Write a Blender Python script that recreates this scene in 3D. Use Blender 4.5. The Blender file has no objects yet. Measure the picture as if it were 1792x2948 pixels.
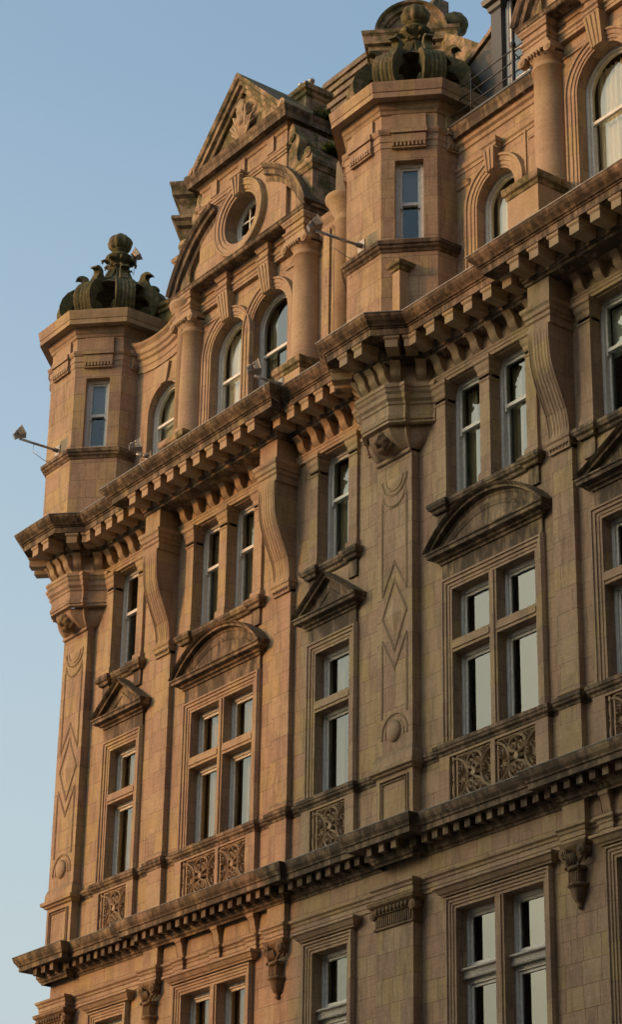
import bpy, bmesh, math, random
from math import sin, cos, tan, pi, radians, sqrt, atan2
from mathutils import Vector, Matrix
random.seed(7)
S = bpy.context.scene
COL = S.collection

# ------------------------------------------------------------------ camera
YAW, PITCH, ROLL, FPX = 53.79117, 24.75270, 0.97283, 6675.98
cam_d = bpy.data.cameras.new('camera'); cam = bpy.data.objects.new('camera', cam_d); COL.objects.link(cam)
yw, pt, rl = radians(YAW), radians(PITCH), radians(ROLL)
fwd = Vector((-sin(yw)*cos(pt), cos(yw)*cos(pt), sin(pt)))
rgt0 = Vector((cos(yw), sin(yw), 0)); up0 = rgt0.cross(fwd)
rgt = cos(rl)*rgt0 + sin(rl)*up0; upv = -sin(rl)*rgt0 + cos(rl)*up0
M = Matrix((rgt, upv, -fwd)).transposed().to_4x4()
M.translation = Vector((42.32, -24.0, 1.6))
cam.matrix_world = M
cam_d.sensor_fit = 'VERTICAL'; cam_d.sensor_height = 24.0
cam_d.lens = FPX/2948*24.0
cam_d.clip_start = 0.1; cam_d.clip_end = 3000
S.camera = cam

# ------------------------------------------------------------------ light
SUN_AZ, SUN_EL = 28.0, 12.0          # degrees left of the facade normal / above horizon
w = bpy.data.worlds.new('World'); S.world = w; w.use_nodes = True
nt = w.node_tree; nt.nodes.clear()
sky = nt.nodes.new('ShaderNodeTexSky'); sky.sky_type = 'NISHITA'; sky.sun_disc = False
sky.sun_elevation = radians(SUN_EL); sky.sun_rotation = radians(180+SUN_AZ)
sky.air_density = 1.0; sky.dust_density = 5.0; sky.ozone_density = 1.0
bg = nt.nodes.new('ShaderNodeBackground'); bg.inputs[1].default_value = 0.15
wo = nt.nodes.new('ShaderNodeOutputWorld')
# thin veil of high cloud, thicker towards the horizon
tcw = nt.nodes.new('ShaderNodeTexCoord'); sxw = nt.nodes.new('ShaderNodeSeparateXYZ'); nt.links.new(tcw.outputs['Generated'], sxw.inputs[0])
mrw = nt.nodes.new('ShaderNodeMapRange'); nt.links.new(sxw.outputs[2], mrw.inputs[0]); mrw.inputs[1].default_value = 0.58; mrw.inputs[2].default_value = 0.16; mrw.inputs[3].default_value = 0.0; mrw.inputs[4].default_value = 0.78
mpw = nt.nodes.new('ShaderNodeMapping'); mpw.inputs['Scale'].default_value = (1.5, 1.5, 7.0); nt.links.new(tcw.outputs['Generated'], mpw.inputs[0])
nzw = nt.nodes.new('ShaderNodeTexNoise'); nzw.inputs['Scale'].default_value = 1.6; nzw.inputs['Detail'].default_value = 5; nt.links.new(mpw.outputs[0], nzw.inputs['Vector'])
m1w = nt.nodes.new('ShaderNodeMath'); m1w.operation = 'MULTIPLY_ADD'; nt.links.new(nzw.outputs[0], m1w.inputs[0]); m1w.inputs[1].default_value = 0.7; m1w.inputs[2].default_value = 0.62
m2w = nt.nodes.new('ShaderNodeMath'); m2w.operation = 'MULTIPLY'; m2w.use_clamp = True; nt.links.new(m1w.outputs[0], m2w.inputs[0]); nt.links.new(mrw.outputs[0], m2w.inputs[1])
mxw = nt.nodes.new('ShaderNodeMix'); mxw.data_type = 'RGBA'; nt.links.new(m2w.outputs[0], mxw.inputs[0]); nt.links.new(sky.outputs[0], mxw.inputs[6]); mxw.inputs[7].default_value = (1.48, 1.57, 1.68, 1)
tnw = nt.nodes.new('ShaderNodeMix'); tnw.data_type = 'RGBA'; tnw.blend_type = 'MULTIPLY'; tnw.inputs[0].default_value = 1.0; nt.links.new(mxw.outputs[2], tnw.inputs[6]); tnw.inputs[7].default_value = (1.02, 1.06, 1.0, 1)
nt.links.new(tnw.outputs[2], bg.inputs[0]); nt.links.new(bg.outputs[0], wo.inputs[0])
sd = bpy.data.lights.new('sun', 'SUN'); sd.energy = 1.2; sd.angle = radians(0.6); sd.color = (0.64, 0.245, 0.070)
so = bpy.data.objects.new('sun', sd); COL.objects.link(so)
sdir = Vector((-sin(radians(SUN_AZ))*cos(radians(SUN_EL)), -cos(radians(SUN_AZ))*cos(radians(SUN_EL)), sin(radians(SUN_EL))))
so.rotation_euler = sdir.to_track_quat('Z', 'Y').to_euler(); so.location = sdir*60+Vector((5, 0, 20))
S.view_settings.view_transform = 'Standard'; S.view_settings.look = 'None'
S.view_settings.exposure = 1.28; S.view_settings.gamma = 1.0
S.render.engine = 'CYCLES'
S.cycles.max_bounces = 6; S.cycles.transparent_max_bounces = 8

# ------------------------------------------------------------------ materials
def newmat(n):
    m = bpy.data.materials.new(n); m.use_nodes = True
    t = m.node_tree; b = t.nodes['Principled BSDF']; return m, t, b
def nd(t, typ, **k):
    n = t.nodes.new(typ)
    for a, v in k.items():
        if a == 'op': n.operation = v
        elif a.startswith('i'): n.inputs[int(a[1:])].default_value = v
        else: setattr(n, a, v)
    return n
def math_(t, op, a, b=None, c=None):
    n = t.nodes.new('ShaderNodeMath'); n.operation = op
    for i, v in enumerate((a, b, c)):
        if v is None: continue
        if isinstance(v, (int, float)): n.inputs[i].default_value = v
        else: t.links.new(v, n.inputs[i])
    return n.outputs[0]
def noise(t, pos, scale, detail=4, rough=0.55, vscale=None):
    if vscale:
        mp = t.nodes.new('ShaderNodeMapping'); mp.inputs['Scale'].default_value = vscale
        t.links.new(pos, mp.inputs[0]); pos = mp.outputs[0]
    n = t.nodes.new('ShaderNodeTexNoise'); n.inputs['Scale'].default_value = scale
    n.inputs['Detail'].default_value = detail; n.inputs['Roughness'].default_value = rough
    t.links.new(pos, n.inputs['Vector']); return n.outputs[0]
def ramp(t, fac, stops):
    r = t.nodes.new('ShaderNodeValToRGB'); e = r.color_ramp.elements
    while len(e) < len(stops): e.new(0.5)
    for i, (p, c) in enumerate(stops):
        e[i].position = p; e[i].color = (*c, 1) if len(c) == 3 else c
    t.links.new(fac, r.inputs[0]); return r.outputs[0]
def mixc(t, fac, a, b, mode='MIX'):
    n = t.nodes.new('ShaderNodeMix'); n.data_type = 'RGBA'; n.blend_type = mode
    for i, v in ((0, fac), (6, a), (7, b)):
        if isinstance(v, (int, float)): n.inputs[i].default_value = v
        elif isinstance(v, tuple): n.inputs[i].default_value = (*v, 1)
        else: t.links.new(v, n.inputs[i])
    return n.outputs[2]
STONE = [(0.0, (0.208, 0.168, 0.130)), (0.18, (0.295, 0.218, 0.165)), (0.38, (0.341, 0.248, 0.179)), (0.58, (0.359, 0.282, 0.192)), (0.76, (0.359, 0.278, 0.154)), (0.88, (0.307, 0.259, 0.192)), (1.0, (0.400, 0.337, 0.277))]
def stone_mat(name, ashlar=True, course=0.43, blen=0.92, dirt=0.5, moss=0.0, tint=(1, 1, 1), joint=0.007, dlo=0.45):
    m, t, b = newmat(name)
    geo = t.nodes.new('ShaderNodeNewGeometry'); pos = geo.outputs['Position']
    sep = t.nodes.new('ShaderNodeSeparateXYZ'); t.links.new(pos, sep.inputs[0])
    X, Y, Z = sep.outputs
    u = math_(t, 'ADD', X, Y)
    fine = noise(t, pos, 22, 5, 0.6); mid = noise(t, pos, 2.2, 4, 0.6); bed = noise(t, pos, 3.0, 4, 0.6, (0.5, 0.5, 7))
    if ashlar:
        row = math_(t, 'FLOOR', math_(t, 'DIVIDE', Z, course))
        wn = nd(t, 'ShaderNodeTexWhiteNoise', noise_dimensions='1D'); t.links.new(row, wn.inputs['W'])
        par = math_(t, 'MULTIPLY', math_(t, 'MODULO', row, 2.0), 0.5)
        uu = math_(t, 'ADD', math_(t, 'DIVIDE', u, blen), math_(t, 'ADD', par, math_(t, 'MULTIPLY', wn.outputs[0], 0.28)))
        colid = math_(t, 'FLOOR', uu)
        fu = math_(t, 'FRACT', uu); fz = math_(t, 'FRACT', math_(t, 'DIVIDE', Z, course))
        # extra joint splitting some blocks
        cmb = t.nodes.new('ShaderNodeCombineXYZ'); t.links.new(colid, cmb.inputs[0]); t.links.new(row, cmb.inputs[1])
        w2 = nd(t, 'ShaderNodeTexWhiteNoise', noise_dimensions='2D'); t.links.new(cmb.outputs[0], w2.inputs['Vector'])
        split = math_(t, 'ADD', 0.3, math_(t, 'MULTIPLY', w2.outputs[0], 0.5))
        side = math_(t, 'GREATER_THAN', fu, split)
        cm3 = t.nodes.new('ShaderNodeCombineXYZ'); t.links.new(colid, cm3.inputs[0]); t.links.new(row, cm3.inputs[1]); t.links.new(side, cm3.inputs[2])
        w3 = nd(t, 'ShaderNodeTexWhiteNoise', noise_dimensions='3D'); t.links.new(cm3.outputs[0], w3.inputs['Vector'])
        blk = w3.outputs[0]
        wob = math_(t, 'MULTIPLY', math_(t, 'SUBTRACT', fine, 0.5), 0.012)
        d1 = math_(t, 'MULTIPLY', math_(t, 'MINIMUM', fu, math_(t, 'SUBTRACT', 1.0, fu)), blen)
        d2 = math_(t, 'MULTIPLY', math_(t, 'MINIMUM', fz, math_(t, 'SUBTRACT', 1.0, fz)), course)
        d3 = math_(t, 'MULTIPLY', math_(t, 'ABSOLUTE', math_(t, 'SUBTRACT', fu, split)), blen)
        dd = math_(t, 'ADD', math_(t, 'MINIMUM', math_(t, 'MINIMUM', d1, d2), d3), wob)
        jm = t.nodes.new('ShaderNodeMapRange'); jm.interpolation_type = 'SMOOTHSTEP'
        t.links.new(dd, jm.inputs[0]); jm.inputs[1].default_value = joint*0.2; jm.inputs[2].default_value = joint*1.2
        jmask = jm.outputs[0]
    else:
        blk = noise(t, pos, 0.9, 1, 0.4); jmask = None
    mixv = math_(t, 'ADD', math_(t, 'ADD', math_(t, 'MULTIPLY', blk, 0.58 if ashlar else 0.7), math_(t, 'MULTIPLY', mid, 0.42)), -0.02)
    c = ramp(t, mixv, STONE)
    c = mixc(t, 0.5, c, mixc(t, math_(t, 'MULTIPLY', bed, 1.0), (0.42, 0.30, 0.2), (1.0, 0.98, 0.94)), 'SOFT_LIGHT')
    c = mixc(t, 1.0, c, ramp(t, fine, [(0.25, (0.78, 0.77, 0.76)), (0.75, (1.1, 1.08, 1.06))]), 'MULTIPLY')
    if tint != (1, 1, 1): c = mixc(t, 1.0, c, tint, 'MULTIPLY')
    # soot patches with shapes of their own, vertical runs
    st = noise(t, pos, 1.3, 6, 0.65, (2.2, 2.2, 0.55)); st2 = noise(t, pos, 4.0, 5, 0.65, (2.5, 2.5, 0.6))
    sm = ramp(t, math_(t, 'ADD', math_(t, 'MULTIPLY', st, 0.62), math_(t, 'MULTIPLY', st2, 0.38)), [(dlo, (0, 0, 0)), (dlo+0.2, (1, 1, 1))])
    c = mixc(t, math_(t, 'MULTIPLY', sm, dirt), c, (0.062, 0.050, 0.037))
    if jmask is not None:
        c = mixc(t, math_(t, 'ADD', math_(t, 'MULTIPLY', jmask, 0.62), 0.38), (0.085, 0.06, 0.042), c)
    # grime and moss lie on ledges (upward faces)
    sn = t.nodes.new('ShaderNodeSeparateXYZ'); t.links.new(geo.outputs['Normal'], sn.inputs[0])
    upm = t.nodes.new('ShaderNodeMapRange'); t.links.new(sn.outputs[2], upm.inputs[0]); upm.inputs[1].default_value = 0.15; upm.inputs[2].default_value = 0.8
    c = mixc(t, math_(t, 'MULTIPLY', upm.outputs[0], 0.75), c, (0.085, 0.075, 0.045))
    if moss:
        mm = ramp(t, noise(t, pos, 3.2, 6, 0.65), [(0.52-0.28*moss, (0, 0, 0)), (0.66-0.2*moss, (1, 1, 1))])
        gcol = ramp(t, noise(t, pos, 9, 4, 0.6), [(0.3, (0.035, 0.038, 0.018)), (0.55, (0.085, 0.080, 0.030)), (0.8, (0.20, 0.165, 0.060))])
        c = mixc(t, math_(t, 'MULTIPLY', mm, 0.92), c, gcol)
    t.links.new(c, b.inputs['Base Color']); b.inputs['Roughness'].default_value = 0.88
    b.inputs['Specular IOR Level'].default_value = 0.25
    bp = t.nodes.new('ShaderNodeBump'); bp.inputs['Strength'].default_value = 0.55; bp.inputs['Distance'].default_value = 0.02
    h = math_(t, 'ADD', math_(t, 'MULTIPLY', fine, 0.30), math_(t, 'MULTIPLY', bed, 0.25))
    if jmask is not None: h = math_(t, 'ADD', h, math_(t, 'MULTIPLY', jmask, 0.45))
    t.links.new(h, bp.inputs['Height']); t.links.new(bp.outputs[0], b.inputs['Normal'])
    return m
M_ASH = stone_mat('ashlar_sandstone')
M_ASH0 = stone_mat('ashlar_sandstone_lower', course=0.365, blen=0.80)
M_MLD = stone_mat('moulded_sandstone', course=0.61, blen=1.25, dirt=0.4, joint=0.005, dlo=0.44)
M_SMO = stone_mat('smooth_sandstone', ashlar=False, dirt=0.25)
M_CRN = stone_mat('weathered_cornice_stone', course=3.0, blen=0.85, dirt=0.95, moss=0.0, joint=0.010, dlo=0.34)
M_ROOF = stone_mat('stone_roof_slabs', course=0.36, blen=0.75, dirt=0.8, dlo=0.38, moss=0.15, joint=0.016)
M_MOS = stone_mat('mossy_stone', ashlar=False, dirt=0.6, moss=0.95)
M_MOS2 = stone_mat('half_mossy_stone', course=0.4, blen=1.0, dirt=0.6, moss=0.45)
M_RUST = stone_mat('carved_dark_stone', ashlar=False, dirt=0.95, tint=(0.6, 0.55, 0.5))
def simple(name, col, rough=0.6, metal=0.0, var=0.25, scale=6, spec=0.4, bump=0.0):
    m, t, b = newmat(name)
    tc = t.nodes.new('ShaderNodeNewGeometry')
    f = noise(t, tc.outputs['Position'], scale, 5, 0.6)
    a = tuple(x*(1-var) for x in col); c2 = tuple(min(1, x*(1+var)) for x in col)
    t.links.new(ramp(t, f, [(0.3, a), (0.7, c2)]), b.inputs['Base Color'])
    b.inputs['Roughness'].default_value = rough; b.inputs['Metallic'].default_value = metal
    b.inputs['Specular IOR Level'].default_value = spec
    if bump:
        bp = t.nodes.new('ShaderNodeBump'); bp.inputs['Strength'].default_value = bump; bp.inputs['Distance'].default_value = 0.02
        t.links.new(noise(t, tc.outputs['Position'], scale*4, 4, 0.6), bp.inputs['Height']); t.links.new(bp.outputs[0], b.inputs['Normal'])
    return m
M_WHT = simple('white_window_paint', (0.60, 0.61, 0.58), 0.45, var=0.14, scale=14, bump=0.25)
M_OLDP = simple('peeling_white_paint', (0.42, 0.41, 0.37), 0.6, var=0.4, scale=30, bump=0.5)
M_CUR = simple('cream_curtain', (0.62, 0.56, 0.42), 0.9, var=0.1, scale=2)
M_OLV = simple('olive_curtain', (0.46, 0.37, 0.17), 0.9, var=0.15, scale=3)
M_CURW = simple('pale_net_curtain', (0.75, 0.73, 0.68), 0.9, var=0.08, scale=2)
M_BLD = simple('pale_blind', (0.62, 0.64, 0.62), 0.8, var=0.05, scale=2)
M_INT = simple('painted_room_dark', (0.035, 0.032, 0.026), 0.9, var=0.3, scale=1)  # room darkness put into the colour of the backing
M_LEAD = simple('lead_flashing', (0.15, 0.165, 0.17), 0.5, 0.2, var=0.35, scale=8)
M_IRON = simple('black_painted_iron', (0.022, 0.025, 0.03), 0.45, 0.0, var=0.3, scale=20)
M_ALU = simple('galvanised_steel', (0.38, 0.37, 0.35), 0.4, 0.7, var=0.3, scale=25)
M_LAMP = simple('floodlight_casing', (0.30, 0.26, 0.21), 0.35, 0.35, var=0.3, scale=25)
M_SLATE = simple('grey_slate', (0.075, 0.075, 0.075), 0.7, var=0.4, scale=5, bump=0.4)
M_PLANT = simple('weed_leaves', (0.055, 0.085, 0.02), 0.7, var=0.6, scale=9)
M_BIRD = simple('pigeon_feathers', (0.16, 0.17, 0.20), 0.7, var=0.4, scale=30)
M_ASPH = simple('asphalt', (0.05, 0.05, 0.052), 0.9, var=0.2, scale=20, bump=0.3)
M_PAVE = simple('paving_stone', (0.22, 0.21, 0.19), 0.9, var=0.25, scale=4, bump=0.2)
def glass_mat():
    m = bpy.data.materials.new('window_glass'); m.use_nodes = True; t = m.node_tree; t.nodes.clear()
    o = t.nodes.new('ShaderNodeOutputMaterial'); mx = t.nodes.new('ShaderNodeMixShader')
    tr = t.nodes.new('ShaderNodeBsdfTransparent'); tr.inputs[0].default_value = (0.80, 0.84, 0.78, 1)
    gl = t.nodes.new('ShaderNodeBsdfGlossy'); gl.inputs['Roughness'].default_value = 0.015; gl.inputs[0].default_value = (0.82, 0.92, 0.96, 1)
    fr = t.nodes.new('ShaderNodeFresnel'); fr.inputs[0].default_value = 1.85
    g = t.nodes.new('ShaderNodeNewGeometry')
    t.links.new(fr.outputs[0], mx.inputs[0]); t.links.new(tr.outputs[0], mx.inputs[1]); t.links.new(gl.outputs[0], mx.inputs[2])
    t.links.new(mx.outputs[0], o.inputs[0]); return m
M_GLS = glass_mat()

# ------------------------------------------------------------------ mesh helpers
class MB:
    def __init__(s): s.v = []; s.f = []; s.sm = set()
    def add(s, vs, fs, smooth=False):
        o = len(s.v); s.v += [tuple(p) for p in vs]
        for f in fs:
            if smooth: s.sm.add(len(s.f))
            s.f.append(tuple(i+o for i in f))
        return s
    def box(s, x0, x1, y0, y1, z0, z1):
        return s.add([(x0,y0,z0),(x1,y0,z0),(x1,y1,z0),(x0,y1,z0),(x0,y0,z1),(x1,y0,z1),(x1,y1,z1),(x0,y1,z1)],
                     [(0,1,2,3),(4,7,6,5),(0,4,5,1),(1,5,6,2),(2,6,7,3),(3,7,4,0)])
    def quad(s, a, b, c, d): return s.add([a, b, c, d], [(0,1,2,3)])
    def mesh(s, name, recalc=True):
        me = bpy.data.meshes.new(name); me.from_pydata(s.v, [], s.f)
        if s.sm:
            for i in s.sm: me.polygons[i].use_smooth = True
        me.validate(verbose=False)
        bm = bmesh.new(); bm.from_mesh(me); bmesh.ops.remove_doubles(bm, verts=bm.verts, dist=0.00005)
        if recalc: bmesh.ops.recalc_face_normals(bm, faces=bm.faces)
        bm.to_mesh(me); bm.free(); me.update(); return me
    def build(s, name, mat, parent=None, **p):
        me = s.mesh(name); me.materials.append(mat)
        return link(name, me, parent, **p)
def link(name, me, parent=None, loc=None, rz=None, **p):
    o = bpy.data.objects.new(name, me); COL.objects.link(o)
    if parent: o.parent = parent
    if loc: o.location = loc
    if rz: o.rotation_euler = (0, 0, rz)
    for k, v in p.items(): o[k] = v
    return o
def offs(path, closed=False):
    n = len(path); N = []
    for i in range(n):
        a = path[i-1] if (i > 0 or closed) else None
        b = path[i]; c = path[(i+1) % n] if (i < n-1 or closed) else None
        ds = []
        for p, q in ((a, b), (b, c)):
            if p is None or q is None: continue
            dx, dy = q[0]-p[0], q[1]-p[1]; L = math.hypot(dx, dy)
            if L > 1e-9: ds.append((dy/L, -dx/L))
        if len(ds) == 1: N.append(ds[0])
        else:
            k = 1+ds[0][0]*ds[1][0]+ds[0][1]*ds[1][1]; k = max(k, 0.12)
            N.append(((ds[0][0]+ds[1][0])/k, (ds[0][1]+ds[1][1])/k))
    return N
def sweep(mb, path, prof, mapf, closed=False, caps=True, smooth=False):
    N = offs(path, closed); n = len(path); m = len(prof); vs = []
    for (px, py), (nx, ny) in zip(path, N):
        for (o, h) in prof: vs.append(mapf(px+nx*o, py+ny*o, h))
    fs = []
    for i in range(n if closed else n-1):
        j = (i+1) % n
        for k in range(m-1): fs.append((i*m+k, j*m+k, j*m+k+1, i*m+k+1))
    mb.add(vs, fs, smooth)
    if caps and not closed:
        mb.add(vs[:m], [tuple(range(m))]); mb.add(vs[-m:], [tuple(range(m))])
def plan(mb, path, prof, caps=False): sweep(mb, path, prof, lambda x, y, h: (x, y, h), caps=caps)
def elev(mb, path, prof, Y0=0.0, closed=False, caps=True, smooth=False): sweep(mb, path, prof, lambda x, z, h: (x, Y0-h, z), closed, caps, smooth)
def arc(cx, cz, r, a0, a1, n): return [(cx+r*cos(a0+(a1-a0)*i/n), cz+r*sin(a0+(a1-a0)*i/n)) for i in range(n+1)]
def prism(mb, pts, y0, y1):
    n = len(pts); mb.add([(x, y0, z) for x, z in pts]+[(x, y1, z) for x, z in pts],
        [tuple(range(n)), tuple(range(n, 2*n))]+[(i, (i+1) % n, n+(i+1) % n, n+i) for i in range(n)])
def lathe(mb, cx, cy, prof, n=32, lobes=0, amp=0.0, smooth=True, squash=1.0):
    vs = []
    for (r, z) in prof:
        for i in range(n):
            a = 2*pi*i/n; rr = r*(1+amp*(abs(cos(a*lobes/2))-0.6)) if lobes else r
            vs.append((cx+rr*cos(a), cy+rr*sin(a)*squash, z))
    fs = [(k*n+i, k*n+(i+1) % n, (k+1)*n+(i+1) % n, (k+1)*n+i) for k in range(len(prof)-1) for i in range(n)]
    mb.add(vs, fs, smooth); mb.add(vs[:n], [tuple(range(n))]); mb.add(vs[-n:], [tuple(range(n))])
def tube(mb, pts, r, n=8):
    P = [Vector(p) for p in pts]; rings = []
    for i, p in enumerate(P):
        d = (P[min(i+1, len(P)-1)]-P[max(i-1, 0)]).normalized()
        a = d.orthogonal().normalized() if abs(d.z) > 0.9 else d.cross(Vector((0, 0, 1))).normalized(); b = d.cross(a)
        rr = r[i] if isinstance(r, (list, tuple)) else r
        rings.append([tuple(p+a*rr*cos(2*pi*k/n)+b*rr*sin(2*pi*k/n)) for k in range(n)])
    vs = [v for R_ in rings for v in R_]
    fs = [(i*n+k, i*n+(k+1) % n, (i+1)*n+(k+1) % n, (i+1)*n+k) for i in range(len(P)-1) for k in range(n)]
    mb.add(vs, fs, True); mb.add(rings[0], [tuple(range(n))]); mb.add(rings[-1], [tuple(range(n))])
def wallgrid(mb, x0, x1, z0, z1, ops, y=0.0, dep=0.3):
    xs = sorted({x0, x1, *[o[0] for o in ops], *[o[1] for o in ops]}); zs = sorted({z0, z1, *[o[2] for o in ops], *[o[3] for o in ops]})
    for a, b in zip(xs, xs[1:]):
        for c, d in zip(zs, zs[1:]):
            mx, mz = (a+b)/2, (c+d)/2
            if any(o[0] < mx < o[1] and o[2] < mz < o[3] for o in ops): continue
            mb.quad((a, y, c), (b, y, c), (b, y, d), (a, y, d))
    for (a, b, c, d) in ops:
        mb.quad((a, y, c), (a, y+dep, c), (a, y+dep, d), (a, y, d)); mb.quad((b, y, c), (b, y, d), (b, y+dep, d), (b, y+dep, c))
        mb.quad((a, y, d), (a, y+dep, d), (b, y+dep, d), (b, y, d)); mb.quad((a, y, c), (b, y, c), (b, y+dep, c), (a, y+dep, c))
def wallarch(mb, x0, x1, z0, z1, cx, r, zs, sill, y, dep, n=20):
    mb.quad((x0, y, z0), (cx-r, y, z0), (cx-r, y, zs), (x0, y, zs)); mb.quad((cx+r, y, z0), (x1, y, z0), (x1, y, zs), (cx+r, y, zs))
    if sill > z0: mb.quad((cx-r, y, z0), (cx+r, y, z0), (cx+r, y, sill), (cx-r, y, sill))
    A = arc(cx, zs, r, pi, 0, n)
    mb.quad((x0, y, zs), (cx-r, y, zs), (cx-r, y, z1), (x0, y, z1)); mb.quad((cx+r, y, zs), (x1, y, zs), (x1, y, z1), (cx+r, y, z1))
    for (ax, az), (bx, bz) in zip(A, A[1:]):
        mb.quad((ax, y, az), (bx, y, bz), (bx, y, z1), (ax, y, z1)); mb.quad((ax, y, az), (ax, y+dep, az), (bx, y+dep, bz), (bx, y, bz))
    for X in (cx-r, cx+r): mb.quad((X, y, sill), (X, y+dep, sill), (X, y+dep, zs), (X, y, zs))
    mb.quad((cx-r, y, sill), (cx+r, y, sill), (cx+r, y+dep, sill), (cx-r, y+dep, sill))
B0 = bpy.data.objects.new('stone_building', None); COL.objects.link(B0)
B0['label'] = 'ornate Victorian sandstone building with domed corner turrets and rows of sash windows'; B0['category'] = 'building'

# ------------------------------------------------------------------ windows
WC = {}
def fr_rect(mb, x0, x1, z0, z1, wl, wb, wt, y0, y1):
    mb.box(x0, x0+wl, y0, y1, z0, z1); mb.box(x1-wl, x1, y0, y1, z0, z1)
    mb.box(x0+wl, x1-wl, y0, y1, z0, z0+wb); mb.box(x0+wl, x1-wl, y0, y1, z1-wt, z1)
def curtain_mesh(x0, x1, z0, z1, y, waves, amp):
    mb = MB(); n = int(max(8, (x1-x0)*60)); vs = []
    for i in range(n+1):
        x = x0+(x1-x0)*i/n; yy = y+amp*sin(i/n*waves*2*pi)+amp*0.4*sin(i/n*waves*4.7+1)
        vs += [(x, yy, z0), (x, yy*1.0, z1)]
    mb.add(vs, [(2*i, 2*i+2, 2*i+3, 2*i+1) for i in range(n)], True); return mb
def window_meshes(w, h, kind, hm=0.5, r=None):
    key = (round(w, 3), round(h, 3), kind, hm, r)
    if key in WC: return WC[key]
    F, Sa, G = MB(), MB(), MB(); x0, x1 = -w/2, w/2
    if kind == 'arch':
        zs = h-r
        for (wd, y0, y1, q) in ((0.055, 0.0, 0.16, F), (0.045, 0.05, 0.09, Sa)):
            rr = r-0.002 if q is F else r-0.055
            pr = [(-wd, -y0), (-wd, -y1), (0, -y1), (0, -y0), (-wd, -y0)]
            path = [(rr, 0.0)]+arc(0, zs, rr, 0, pi, 22)+[(-rr, 0.0)]
            sweep(q, path, pr, lambda x, z, hh: (x, -hh, z), caps=False)
        fr = r-0.1
        zm = hm*h
        Sa.box(-r+0.057, r-0.057, 0.045, 0.105, zm-0.03, zm+0.035)
        for sx in (-1, 1): Sa.box(min(sx*(r-0.06), sx*(r-0.115)), max(sx*(r-0.06), sx*(r-0.115)), 0.095, 0.135, 0.0, zm-0.03)
        Sa.box(-r+0.115, r-0.115, 0.095, 0.135, 0.0, 0.09)
        A = arc(0, zs, r-0.09, 0, pi, 22); G.add([(x, 0.07, z) for x, z in A]+[(-r+0.09, 0.07, zm), (r-0.09, 0.07, zm)], [tuple(range(len(A)+2))])
        G.quad((-r+0.1, 0.115, 0.05), (r-0.1, 0.115, 0.05), (r-0.1, 0.115, zm), (-r+0.1, 0.115, zm))
    elif kind == 'round':
        circ = arc(0, 0, r-0.002, 0, 2*pi, 36)[:-1]
        sweep(F, circ, [(-0.07, 0), (-0.07, -0.12), (0, -0.12), (0, 0), (-0.07, 0)], lambda x, z, hh: (x, -hh, z), closed=True)
        sweep(Sa, arc(0, 0, r-0.07, 0, 2*pi, 36)[:-1], [(-0.045, -0.03), (-0.045, -0.08), (0, -0.08), (0, -0.03), (-0.045, -0.03)], lambda x, z, hh: (x, -hh, z), closed=True)
        for x in (-0.16, 0.16): Sa.box(x-0.018, x+0.018, 0.035, 0.075, -0.45, 0.45)
        for z in (-0.16, 0.16):
            Sa.box(-0.47, -0.18, 0.036, 0.074, z-0.018, z+0.018); Sa.box(-0.14, 0.14, 0.036, 0.074, z-0.018, z+0.018); Sa.box(0.18, 0.47, 0.036, 0.074, z-0.018, z+0.018)
        A = arc(0, 0, r-0.1, 0, 2*pi, 30)[:-1]; G.add([(x, 0.06, z) for x, z in A], [tuple(range(len(A)))])
    elif kind == 'sash':
        fr_rect(F, x0+0.002, x1-0.002, 0.0, h-0.002, 0.075, 0.06, 0.07, 0.0, 0.17)
        zm = hm*h
        fr_rect(Sa, x0+0.078, x1-0.078, zm-0.03, h-0.075, 0.05, 0.065, 0.055, 0.035, 0.085)
        fr_rect(Sa, x0+0.078, x1-0.078, 0.062, zm+0.02, 0.05, 0.08, 0.045, 0.09, 0.14)
        for sx in (-1, 1): Sa.box(sx*(w/2-0.105)-0.02, sx*(w/2-0.105)+0.02, 0.032, 0.088, zm-0.1, zm-0.032)
        G.quad((x0+0.12, 0.06, zm), (x1-0.12, 0.06, zm), (x1-0.12, 0.06, h-0.11), (x0+0.12, 0.06, h-0.11))
        G.quad((x0+0.12, 0.115, 0.1), (x1-0.12, 0.115, 0.1), (x1-0.12, 0.115, zm), (x0+0.12, 0.115, zm))
    else:   # fixed / casement light
        fr_rect(F, x0+0.002, x1-0.002, 0.0, h-0.002, 0.07, 0.05, 0.075, 0.0, 0.16)
        fr_rect(Sa, x0+0.073, x1-0.073, 0.052, h-0.08, 0.05, 0.05, 0.05, 0.03, 0.08)
        G.quad((x0+0.115, 0.055, 0.09), (x1-0.115, 0.055, 0.09), (x1-0.115, 0.055, h-0.12), (x0+0.115, 0.055, h-0.12))
    out = []
    for nme, q, mt in (('window', F, M_WHT), ('sash', Sa, M_WHT), ('glass', G, M_GLS)):
        me = q.mesh(nme, nme != 'glass'); me.materials.append(mt); out.append(me)
    WC[key] = out; return out
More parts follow.
